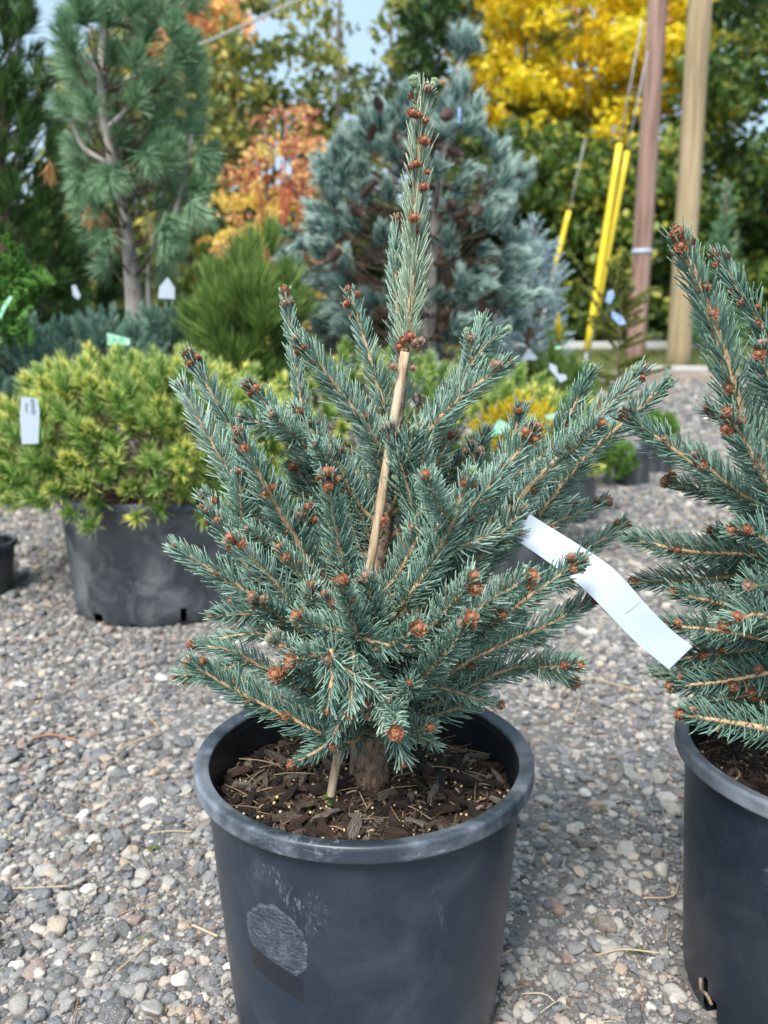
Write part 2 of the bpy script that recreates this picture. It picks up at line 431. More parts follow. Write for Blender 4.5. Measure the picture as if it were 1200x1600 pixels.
POTS = []      # (x, y, r) keep gravel out of these
def gravel():
    """pebbles as one mass: real stones set out by geometry nodes"""
    pts = []
    def scatter(n, y0, y1, pw, s0, s1, sig):
        y = y0 + (y1 - y0) * rng.random(n) ** pw
        x = (rng.random(n) * 2 - 1) * (.56 * y + .16)
        s = np.clip(np.exp(rng.normal(math.log(s0), sig, n)), .0010, s1)
        pts.append(np.stack([x, y, s], 1))
    scatter(12500, .42, 1.25, .9, .0037, .013, .48)
    scatter(30000, .42, 1.25, .9, .0017, .004, .35)
    scatter(30000, 1.1, 2.6, .8, .0044, .014, .45)
    scatter(34000, 2.3, 6.5, .75, .0085, .02, .35)
    scatter(9000, 6, 10.5, .8, .016, .03, .3)
    P = np.concatenate(pts)
    keep = np.ones(len(P), bool)
    for (x, y, r) in POTS: keep &= ((P[:, 0] - x) ** 2 + (P[:, 1] - y) ** 2) > (r + P[:, 2]) ** 2
    # bare gritty patches where stones are sparse
    nz = np.array([noise.noise(Vector((a * 2.3 + 5, b * 2.3, 3))) for a, b in P[:, :2]])
    right = (P[:, 0] > .15) & (P[:, 1] < 2.2)
    keep &= ~((nz > .02) & right & (rng.random(len(P)) < .5) & (P[:, 2] > .0026))
    keep &= ~((nz > .18) & (rng.random(len(P)) < .55))
    P = P[keep]; n = len(P)
    z = np.array([gz(0, b) for b in P[:, 1]]) + P[:, 2] * (rng.random(n) * .55 + .05)
    me = bpy.data.meshes.new('gravel'); me.vertices.add(n)
    me.vertices.foreach_set('co', np.stack([P[:, 0], P[:, 1], z], 1).astype(np.float32).ravel())
    sc = P[:, 2:3] * np.stack([.85 + rng.random(n) * .5, .75 + rng.random(n) * .4, .5 + rng.random(n) * .35], 1)
    rot = np.stack([rng.normal(0, .3, n), rng.normal(0, .3, n), rng.random(n) * 6.283], 1)
    for k, a, ty in (('scl', sc, 'FLOAT_VECTOR'), ('rot', rot, 'FLOAT_VECTOR')):
        t = me.attributes.new(k, ty, 'POINT'); t.data.foreach_set('vector', a.astype(np.float32).ravel())
    t = me.attributes.new('rnd', 'FLOAT', 'POINT'); t.data.foreach_set('value', rng.random(n).astype(np.float32))
    m = stone_mat('gravel_stone', True)
    o = link('gravel', me, m); tag(o, 'grey and buff gravel spread over the yard', kind='stuff')
    ng = bpy.data.node_groups.new('gravel', 'GeometryNodeTree')
    ng.interface.new_socket('Geometry', in_out='INPUT', socket_type='NodeSocketGeometry')
    ng.interface.new_socket('Geometry', in_out='OUTPUT', socket_type='NodeSocketGeometry')
    gi, go = ng.nodes.new('NodeGroupInput'), ng.nodes.new('NodeGroupOutput')
    join = ng.nodes.new('GeometryNodeGeometryToInstance')
    for k in range(10):
        ic = ng.nodes.new('GeometryNodeMeshIcoSphere'); ic.inputs['Subdivisions'].default_value = 3; ic.inputs['Radius'].default_value = 1
        sp = ng.nodes.new('GeometryNodeSetPosition'); pos = ng.nodes.new('GeometryNodeInputPosition')
        nz_ = ng.nodes.new('ShaderNodeTexNoise'); nz_.noise_dimensions = '4D'
        nz_.inputs['W'].default_value = k * 3.7; nz_.inputs['Scale'].default_value = .95; nz_.inputs['Detail'].default_value = 3; nz_.inputs['Roughness'].default_value = .5
        ng.links.new(pos.outputs[0], nz_.inputs['Vector'])
        sub = ng.nodes.new('ShaderNodeVectorMath'); sub.operation = 'SUBTRACT'; sub.inputs[1].default_value = (.5, .5, .5)
        ng.links.new(nz_.outputs['Color'], sub.inputs[0])
        sc_ = ng.nodes.new('ShaderNodeVectorMath'); sc_.operation = 'SCALE'; sc_.inputs['Scale'].default_value = 1.9
        ng.links.new(sub.outputs[0], sc_.inputs[0])
        ng.links.new(ic.outputs[0], sp.inputs['Geometry']); ng.links.new(sc_.outputs[0], sp.inputs['Offset'])
        ss = ng.nodes.new('GeometryNodeSetShadeSmooth'); ng.links.new(sp.outputs[0], ss.inputs[0])
        sm = ng.nodes.new('GeometryNodeSetMaterial'); sm.inputs['Material'].default_value = m
        ng.links.new(ss.outputs[0], sm.inputs[0]); ng.links.new(sm.outputs[0], join.inputs[0])
    iop = ng.nodes.new('GeometryNodeInstanceOnPoints'); iop.inputs['Pick Instance'].default_value = True
    ng.links.new(gi.outputs[0], iop.inputs['Points']); ng.links.new(join.outputs[0], iop.inputs['Instance'])
    for nm, sock in (('scl', 'Scale'), ('rot', 'Rotation')):
        na = ng.nodes.new('GeometryNodeInputNamedAttribute'); na.data_type = 'FLOAT_VECTOR'; na.inputs['Name'].default_value = nm
        ng.links.new(na.outputs['Attribute'], iop.inputs[sock])
    ng.links.new(iop.outputs[0], go.inputs[0])
    md = o.modifiers.new('gravel', 'NODES'); md.node_group = ng

def stones():
    """the 290 largest stones near the camera, each a piece of the ground"""
    m = stone_mat('loose_stone', False)
    V, Fc = ico(2); meshes = []
    for k in range(9):
        W = []
        for v in V:
            q = Vector(v) * .8 + Vector((k * 7.3, 0, 0))
            W.append(Vector(v) * (1 + .55 * noise.noise(q)) + Vector((noise.noise(q * 1.7 + Vector((3, 1, 2))), noise.noise(q * 1.7 + Vector((9, 4, 1))), 0)) * .25)
        me = mesh_np('stone', np.array([list(w) for w in W]), [Fc]); me.materials.append(m); meshes.append(me)
    n = 0
    special = [(180, 1585, .0145), (430, 1480 - 1000 + 700, .0)]
    placed = []
    big = [(180, 1588, .017), (138, 1484, .011), (100, 1345, .010), (227, 1527, .012), (205, 1552, .013), (55, 1520, .012), (275, 1305, .012), (232, 1265, .011),
           (870, 1535, .013), (900, 1295, .012), (880, 1462, .011), (895, 1375 + 110, .010), (930, 1480, .011), (990, 1340, .009), (915, 1330, .008), (880, 1410, .009), (60, 1455, .011), (20, 1495, .012), (220, 1372, .012), (190, 1455, .011), (28, 1570, .014), (965, 1270, .011)]
    for (px, py, s) in big:
        p = at(px, py, 1); d = (p - Vector((0, 0, H))); d *= H / (H - p.z); placed.append((d.x, d.y, s))
    while len(placed) < 290:
        y = .45 + 1.1 * random.random() ** 1.2; x = (random.random() * 2 - 1) * (.56 * y + .12)
        s = random.uniform(.006, .0105) * (1 if y < 1 else 1.2)
        if any((x - a) ** 2 + (y - b) ** 2 < (r + s * 1.4) ** 2 for a, b, r in POTS): continue
        if any((x - a) ** 2 + (y - b) ** 2 < (r + s) ** 2 * .8 for a, b, r in placed): continue
        placed.append((x, y, s))
    for (x, y, s) in placed:
        o = bpy.data.objects.new('stone', random.choice(meshes)); COL.objects.link(o); o.parent = GROUND
        o.location = (x, y, s * random.uniform(.15, .4)); o.rotation_euler = (random.gauss(0, .25), random.gauss(0, .25), random.random() * 6.28)
        o.scale = (s * random.uniform(.9, 1.25), s * random.uniform(.75, 1.0), s * random.uniform(.5, .8))

# ------------------------------------------------------------------ pots
def lathe_wall(name, prof, seg, mat_, parent, skip=None, uoff=0):
    """prof list of (r, z); closed around; uv = (arc metres, running profile metres)"""
    prof = np.array(prof); k = len(prof)
    a = np.linspace(-math.pi, math.pi, seg + 1) + math.pi / 2 * 0
    V = np.array([[r * math.sin(t), -r * math.cos(t), z] for (r, z) in prof for t in a])
    R0 = max(prof[1][0], prof[2][0]) if len(prof) > 2 else prof[0][0]
    UV = np.array([[t * R0, z] for (r, z) in prof for t in a])
    q = []
    for i in range(k - 1):
        for j in range(seg):
            if skip and skip(prof[i], prof[i + 1], (a[j] + a[j + 1]) / 2): continue
            q.append((i * (seg + 1) + j, i * (seg + 1) + j + 1, (i + 1) * (seg + 1) + j + 1, (i + 1) * (seg + 1) + j))
    me = mesh_np(name, V, [np.array(q)], uv=UV)
    o = link(name, me, mat_); o.parent = parent
    return o

def pot(x, y, R, h, label, group, m, z=0, seg=96, rb=None, holes=(), lip=.0165, ribs=True, tilt=(0, 0), wr=.936):
    """round nursery pot; R = outer radius of the rim"""
    rb = rb or R * .80
    root = empty('nursery_pot', (x, y, z)); tag(root, label, 'plant pot', group)
    root.rotation_euler = (tilt[0], tilt[1], 0)
    w = R * wr                          # wall radius just under the rim
    zl = h - lip
    n = 16
    outer = [(rb + (w - rb) * (i / n) ** .9 if i else rb, .012 + (zl - .008) * i / n) for i in range(n + 1)]
    outer = [(rb * .96, 0), (rb * .985, .004), (rb, .012)] + outer[1:]
    t = .0035
    inner = [(r - t, zz) for r, zz in outer[::-1]]
    if ribs:
        fine = []
        for i in range(26):
            zz = h - .012 - i * .0035; rr = np.interp(zz, [o[1] for o in outer], [o[0] for o in outer]) - t
            fine.append((rr - (.0018 if i % 2 else 0), zz))
        inner = fine + [p for p in inner if p[1] < fine[-1][1]]
    def skip(p, q, a):
        for (ha, hw, z0, z1) in holes:
            mid = (p[1] + q[1]) / 2
            if abs(a - ha) < hw and z0 < mid < z1: return True
        return False
    lathe_wall('body', [(rb * .5, .003)] + outer + [(outer[-1][0], h - .008)], seg, m, root, skip)
    lathe_wall('inner_wall', [(w - t * 1.2, h - .005)] + inner + [(rb * .5, .006)], seg, M['pot_inner'], root, skip)
    rim = [(w + .0006, zl - .001), (w + .002, zl - .001), (R - .0022, zl - .001), (R - .0006, zl), (R, zl + .0015), (R, zl + .003), (R, h - .0045), (R, h - .003), (R - .0008, h - .001), (R - .0022, h), (R - .004, h + .0002), (w + .003, h - .0012), (w + .0012, h - .0018), (w - t * 1.2 + .0012, h - .002), (w - t * 1.2, h - .0035), (w - t * 1.2, h - .006)]
    lathe_wall('rim', rim, seg, M['pot_rim'], root)
    POTS.append((x, y, rb))
    return root

M['pot_main'] = pot_mat('pot_main', .17, [(-.056, .228, .012, .036, -.55, .8, 260, 60), (-.086, .250, .012, .014, 0, .6, 420, 300), (-.036, .228, .012, .022, -.3, .45, 300, 200), (.066, .215, .004, .03, -.25, .35, 260, 40)], sticker=True)
M['pot_right'] = pot_mat('pot_right', .16, [(-.135, .215, .006, .016, .1, .5, 90, 120)], base=(.012, .019, .032))
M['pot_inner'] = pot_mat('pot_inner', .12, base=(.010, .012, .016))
M['pot_rim'] = pot_mat('pot_rim', 1.0, [(-.06, 0.30, .05, .02, 0, .8, 70, 200), (.06, .29, .03, .01, 0, .6, 90, 200)], base=(.028, .039, .056), dusty=(.20, .235, .28))
M['pot_old'] = pot_mat('pot_old', 1.0, [(-.06, .20, .035, .035, .6, -1.6, 30, 40), (-.02, .13, .012, .06, .2, -1.4, 60, 30), (-.04, .03, .12, .02, 0, -1.3, 40, 60)], base=(.035, .042, .052), dusty=(.155, .17, .185))
M['pot_far'] = pot_mat('pot_far', .4, base=(.03, .035, .042))

PX, PY, PR, PH = -.0207, .830, .180, .303
pot(PX, PY, PR, PH, 'large black plastic pot of the centre blue spruce, with a pale scuff on its front', 'black nursery pots', M['pot_main'], seg=128, rb=.146)
QX, QY = .505, .835
pot(QX, QY, PR, PH, 'black plastic pot cut off by the right edge, torn at its foot', 'black nursery pots', M['pot_right'], seg=128, rb=.152,
    holes=[(-1.33, .026, -.01, .05), (-1.28, .03, -.01, .028)])

# ------------------------------------------------------------------ potting mix
def potting(x, y, R, z, label, seed, nchips):
    random.seed(seed)
    root_me = []
    n = 60
    V, Fq = [], []
    rings, seg = 26, 72
    for i in range(rings + 1):
        r = R * i / rings
        for j in range(seg):
            a = j * 2 * math.pi / seg
            px, py = r * math.cos(a), r * math.sin(a)
            hh = .006 * noise.noise(Vector((px * 30, py * 30, seed))) + .004 * noise.noise(Vector((px * 110, py * 110, seed))) + .006 * (1 - (r / R) ** 2)
            V.append((px, py, hh))
    for i in range(rings):
        for j in range(seg):
            j2 = (j + 1) % seg
            Fq.append((i * seg + j, (i + 1) * seg + j, (i + 1) * seg + j2, i * seg + j2))
    me = mesh_np('potting_mix', V, [np.array(Fq)])
    m, nt, b = mat('potting_mix')
    o_ = objco(nt); f = noise_(nt, 260, 6, .75, o_)
    setc(nt, b, ramp(nt, f, [(.35, (.010, .007, .005)), (.55, (.045, .028, .018)), (.72, (.12, .08, .05))]))
    b.inputs['Roughness'].default_value = .85; bump(nt, b, f, 1, .004)
    soil = link('potting_mix', me, m); soil.location = (x, y, z); tag(soil, label, 'potting soil')
    def hz(px, py):
        r = math.hypot(px, py)
        return .006 * noise.noise(Vector((px * 30, py * 30, seed))) + .004 * noise.noise(Vector((px * 110, py * 110, seed))) + .006 * (1 - (r / R) ** 2)
    # bark chips: shared shard meshes
    cm = []
    for k in range(8):
        L, W_, T = 1, random.uniform(.22, .5), random.uniform(.1, .2)
        nseg = 5; vs = []
        for i in range(nseg + 1):
            t = i / nseg; w = W_ * (math.sin(math.pi * min(.97, max(.06, t))) ** .5) * random.uniform(.75, 1.1)
            xx = (t - .5) * 2 * L; oy = random.uniform(-.08, .08); oz = .12 * math.sin(t * 3) + random.uniform(-.04, .04)
            vs += [(xx, -w + oy, oz), (xx, w + oy, oz + random.uniform(-.05, .05)), (xx, w * .8 + oy, oz + T * 2), (xx, -w * .8 + oy, oz + T * 2 + random.uniform(-.06, .06))]
        fs = []
        for i in range(nseg):
            for q in range(4): fs.append((i * 4 + q, i * 4 + (q + 1) % 4, i * 4 + 4 + (q + 1) % 4, i * 4 + 4 + q))
        fs += [(3, 2, 1, 0), (nseg * 4, nseg * 4 + 1, nseg * 4 + 2, nseg * 4 + 3)]
        cm.append((np.array(vs), np.array(fs)))
    mm, nt, b = mat('bark_chip')
    c = ramp(nt, N(nt, 'ShaderNodeObjectInfo').outputs['Random'], [(0, (.018, .012, .009)), (.35, (.05, .028, .018)), (.62, (.11, .055, .035)), (.76, (.20, .15, .115)), (.88, (.30, .25, .20)), (1, (.42, .38, .33))])
    f = noise_(nt, 3, 6, .7, scaled(nt, objco(nt), (.6, 4, 4)))
    c = mix(nt, maprange(nt, f, .35, .65, .0, .7), c, (.025, .016, .011)); setc(nt, b, c); b.inputs['Roughness'].default_value = .75; bump(nt, b, f, .7, .1)
    mes = []
    for vs, fs in cm:
        q = mesh_np('bark_chip', vs, [fs], smooth=False); q.materials.append(mm); mes.append(q)
    for i in range(nchips):
        r = (R * .97) * math.sqrt(random.random()); a = random.random() * 6.283
        if i < nchips * .7 and r * math.sin(a) > R * .45: a = -a
        px, py = r * math.cos(a), r * math.sin(a)
        if math.hypot(px - .003, py - .03) < .03: continue
        o = bpy.data.objects.new('bark_chip', random.choice(mes)); COL.objects.link(o); o.parent = soil
        s = random.uniform(.007, .018)
        o.location = (px, py, hz(px, py) + random.uniform(.0005, .006)); o.rotation_euler = (random.gauss(0, .35), random.gauss(0, .3), random.random() * 6.28)
        o.scale = (s, s * random.uniform(.7, 1.3), s)
    mb = MB()
    for i in range(2600):
        r = (R * .985) * math.sqrt(random.random()); a = random.random() * 6.283
        px, py = r * math.cos(a), r * math.sin(a)
        vs, fs = random.choice(cm); s = random.uniform(.0022, .006)
        R3 = np.array(Euler((random.gauss(0, .5), random.gauss(0, .5), random.random() * 6.28)).to_matrix())
        q = vs * s * np.array([1, random.uniform(.4, 1), .8])
        mb.add(q @ R3.T + np.array([x + px, y + py, z + hz(px, py) + random.uniform(0, .004)]), [fs], rnd=random.random())
    m2, nt, b = mat('bark_fines')
    setc(nt, b, ramp(nt, attr(nt, 'rnd'), [(0, (.014, .010, .008)), (.45, (.035, .023, .016)), (.78, (.10, .065, .042)), (.95, (.26, .19, .13)), (1, (.40, .32, .24))])); b.inputs['Roughness'].default_value = .8
    o = mb.build('bark_fines', m2, soil, False); tag(o, kind='stuff')
    mb = MB(); Vi, Fi = ico(1)
    for i in range(170):
        r = (R * .97) * math.sqrt(random.random()); a = random.random() * 6.283
        px, py = r * math.cos(a), r * math.sin(a)
        if py > 0 and random.random() < .4: py = -py
        mb.add(Vi * random.uniform(.0009, .0019) + np.array([x + px, y + py, z + hz(px, py) + random.uniform(.002, .007)]), [Fi])
    o = mb.build('fertiliser_beads', plain('fertiliser', (.50, .38, .16), .35, (.62, .52, .30), 300), soil); tag(o, kind='stuff')
    mb = MB()
    for i in range(80):
        r = (R * .93) * math.sqrt(random.random()); a = random.random() * 6.283; b0 = random.random() * 6.28; L = random.uniform(.008, .03)
        px, py = r * math.cos(a), r * math.sin(a); q = np.array([x + px, y + py, z + hz(px, py) + .006])
        d = np.array([math.cos(b0), math.sin(b0), random.gauss(0, .12)]) * L
        P, _ = spline([q - d, q + np.array([random.gauss(0, .002), random.gauss(0, .002), .002]), q + d], 6)
        mb.add(*tube(P, random.uniform(.0004, .0008), 4), rnd=random.random())
    m3, nt, b = mat('root_fibre'); setc(nt, b, ramp(nt, attr(nt, 'rnd'), [(0, (.10, .06, .035)), (1, (.40, .29, .18))]))
    o = mb.build('root_fibres', m3, soil); tag(o, kind='stuff')
    return soil
SOILZ = .253
soil = potting(PX, PY, .160, SOILZ, 'dark bark potting mix in the pot of the centre blue spruce', 11, 230)
potting(QX, QY, .160, SOILZ, 'dark bark potting mix in the pot at the right edge', 12, 110)

# ------------------------------------------------------------------ bud meshes
def bud_mesh(kind, seed):
    random.seed(seed); mb = MB()
    Vi, Fi = ico(1)
    core = Vi * np.array([.62, .62, .8]) + np.array([0, 0, .75]); mb.add(core, [Fi])
    if kind != 'green':
        rings = 4 if kind == 'open' else 5
        for r in range(rings):
            cnt = 7 if r < 3 else 5
            zz = .1 + r * .32; rad = [.55, .72, .74, .58, .3][r]; flare = [.55, .5, .3, .05, -.15][r] * (1.3 if kind == 'open' else .6)
            for k in range(cnt):
                a = (k + .5 * (r % 2)) * 2 * math.pi / cnt + random.uniform(-.1, .1)
                c, s = math.cos(a), math.sin(a); w = rad * .52
                L = random.uniform(.42, .6)
                p0 = (rad * c, rad * s, zz)
                o1 = rad + .10
                vs = [(rad * .85 * c - w * s * .8, rad * .85 * s + w * c * .8, zz), (rad * .85 * c + w * s * .8, rad * .85 * s - w * c * .8, zz),
                      ((o1 + flare * .4) * c + w * s, (o1 + flare * .4) * s - w * c, zz + L * .6), ((o1 + flare * .4) * c - w * s, (o1 + flare * .4) * s + w * c, zz + L * .6),
                      ((rad + flare) * c, (rad + flare) * s, zz + L)]
                mb.add(vs, [np.array([[0, 1, 2, 3]]), np.array([[3, 2, 4]])])
    else:
        n = 46; k = np.arange(n); th = np.arccos(1 - k / n * .95); ph = k * 2.39996
        D = np.stack([np.sin(th) * np.cos(ph), np.sin(th) * np.sin(ph), np.cos(th)], 1)
        O = D * .4 + np.array([0, 0, .7]); D2 = norm(D + np.array([0, 0, 1.1]))
        V, f, T, I = needles(O, D2, np.full(n, .95), np.full(n, .11), -D * .25)
        mb.add(V, f)
    return mb.mesh('bud', kind == 'green')
BUDS = {k: [bud_mesh(k, i + 40) for i in range(3)] for k in ('open', 'closed', 'green')}
M['bud_green'] = plain('fresh_bud', (.22, .33, .20), .5, (.32, .42, .24), 200)
OLD = []
for me in BUDS['open']: me.materials.append(M['bud']); q = me.copy(); q.materials.clear(); q.materials.append(M['bud_old']); OLD.append(q)
for me in BUDS['closed']: me.materials.append(M['bud'])
for me in BUDS['green']: me.materials.append(M['bud_green'])
BUDS['old'] = OLD

def add_bud(parent, p, d, s, kind=None):
    kind = kind or random.choices(['open', 'closed', 'green', 'old'], [.48, .28, .05, .19])[0]
    o = bpy.data.objects.new('bud', random.choice(BUDS[kind])); COL.objects.link(o); o.parent = parent
    o.location = p; o.rotation_euler = Vector(d).to_track_quat('Z', 'Y').to_euler()
    s2 = s * random.uniform(.7, 1.22); o.scale = (s2, s2, s2 * random.uniform(.9, 1.15))
    return o

# ------------------------------------------------------------------ spruce shoots
VIEW = norm(np.array([[0, -.85, .5]]))[0]
def shoot(root, pts, bare=.0, nl=.0225, r0=.0025, r1=.0015, dens=2150, tipbuds=3, sidebuds=.24, mneed='spruce', th=(70, 36), woodmat='stem', inner=.0, budkind=None, budsize=.0051, nw=.00090):
    """one branch: wood + needles (stuff) + buds; pts world points base->tip; inner = fraction of the path that is older, thinner-needled wood"""
    P, L = spline(pts, 18)
    rr = np.interp(np.linspace(0, 1, 18), [0, max(inner, .01), 1], [r0 * 1.5, r0, r1])
    rr = rr * (1 + rng.normal(0, .07, 18))
    org = Vector(P[0])
    V, f = tube(P - P[0], rr, 7)
    br = link('branch', mesh_np('branch', V, f), M[woodmat]); wparent(br, root)
    # place at org relative to the root's frame
    br.matrix_parent_inverse = Matrix.Identity(4); br.location = org - root.location
    n = int(L * (1 - bare) * dens)
    s = bare + (1 - bare) * (np.arange(n) + rng.random(n)) / n
    if inner > 0: s = s[(s > inner) | (rng.random(n) < .45)]
    n = len(s)
    s = np.clip(s, 0, .995)
    seg = np.linspace(0, 1, 18); O = np.stack([np.interp(s, seg, P[:, k]) for k in range(3)], 1) - P[0]
    Tn = norm(np.gradient(P, axis=0)); T = norm(np.stack([np.interp(s, seg, Tn[:, k]) for k in range(3)], 1))
    u, v = frames(T)
    ph = np.arange(n) * 2.39996 + rng.normal(0, .4, n)
    Rr = u * np.cos(ph)[:, None] + v * np.sin(ph)[:, None]
    # comb-like parting: fewer needles on the upper, outer side so that the stem shows
    face = (Rr @ VIEW)
    keep = ~((face > .62) & (rng.random(n) < .58) & (s < .93))
    O, T, Rr, s, ph = O[keep], T[keep], Rr[keep], s[keep], ph[keep]; n = len(s)
    ang = np.radians(np.interp(s, [0, .8, 1], [th[0], th[0] * .78, th[1]]) + rng.normal(0, 6, n))
    D = T * np.cos(ang)[:, None] + Rr * np.sin(ang)[:, None]
    D[:, 2] += .16 * (Rr[:, 2] < .1)
    D = norm(D + rng.normal(0, .06, (n, 3)))
    Ln = nl * np.interp(s, [0, .12, .75, 1], [.75, 1, .95, .62]) * (1 + rng.normal(0, .15, n))
    B = T * .20 + np.array([0, 0, .08]) - Rr * .06 + rng.normal(0, .05, (n, 3))
    rad = np.interp(s, [0, 1], [r0, r1])
    V, f, Tt, I = needles(O + Rr * rad[:, None] * .7, D, Ln, np.full(n, nw) * (1 + rng.normal(0, .08, n)), B, 3)
    tone = rng.normal(0, .10)
    rnd = np.clip(.5 + tone + rng.normal(0, .22, n), 0, .95); rnd[rng.random(n) < .018] = 1
    nd = link('needles', mesh_np('needles', V, f, {'rnd': rnd[I], 't': Tt}), M[mneed]); nd.parent = br; tag(nd, kind='stuff')
    tip = P[-1] - P[0]; td = Tn[-1]
    uu, vv = frames(td[None]); uu, vv = uu[0], vv[0]
    if tipbuds:
        ofs = random.random() * 6.28
        for k in range(tipbuds):
            if k == 0: p = tip + td * .001; d = td; sz = budsize * 1.1
            else:
                a = ofs + k * 2.3; side = uu * math.cos(a) + vv * math.sin(a)
                p = tip - td * random.uniform(.003, .009) + side * .0035; d = td * .7 + side; sz = budsize * .95
            add_bud(br, p, d, sz, budkind)
    nb = int(L * (1 - inner) / .035 * sidebuds + random.random())
    for k in range(nb):
        q = random.uniform(max(inner, .15), .93); i = int(q * 17)
        a = random.random() * 6.28; side = uu * math.cos(a) + vv * math.sin(a)
        side = side + np.array([0, -.6, .3]); side /= np.linalg.norm(side)
        add_bud(br, P[i] - P[0] + side * .004, side + Tn[i] * .6, budsize * random.uniform(.6, .95))
    return br

def spruce(tx, ty, label, group):
    root = empty('blue_spruce', (tx, ty, SOILZ)); tag(root, label, 'spruce', group)
    return root

TX, TY = -.016, .848
sp = spruce(TX, TY, 'young blue spruce standing whole in the centre of the photo, tied to a bamboo stake', 'potted blue spruces')
def trunk(root, top, r0, r1, mat_='bark'):
    pts = [(root.location.x, root.location.y, SOILZ - .02), (root.location.x + .001, root.location.y, SOILZ + .07), (root.location.x + .004, root.location.y + .01, SOILZ + .2)] + [tuple(t) for t in top]
    P, L = spline(pts, 40)
    R = np.interp(np.linspace(0, 1, 40), [0, .08, .14, .3, 1], [r0 * 1.15, r0, r0 * .93, r0 * .5, r1])
    V, f = tube(P, R, 20)
    nv = np.array([noise.noise(Vector(v) * 90) * .0016 + noise.noise(Vector(v) * 30) * .002 for v in V])
    c = np.repeat(P, 20, 0); V = V + norm(V - c) * nv[:, None] * np.repeat(R / r0, 20)[:, None]
    o = link('trunk', mesh_np('trunk', V, f), M[mat_]); wparent(o, root); return P
# leader of the old wood up to (636,545)
ltop = atn(634, 545, .80)
TP = trunk(sp, [atn(605, 800, .80), atn(622, 660, .80), ltop], .0215, .0042)

def trunk_at(z):
    i = int(np.argmin(np.abs(TP[:, 2] - z))); return Vector(TP[i])

random.seed(3)
MAIN = []
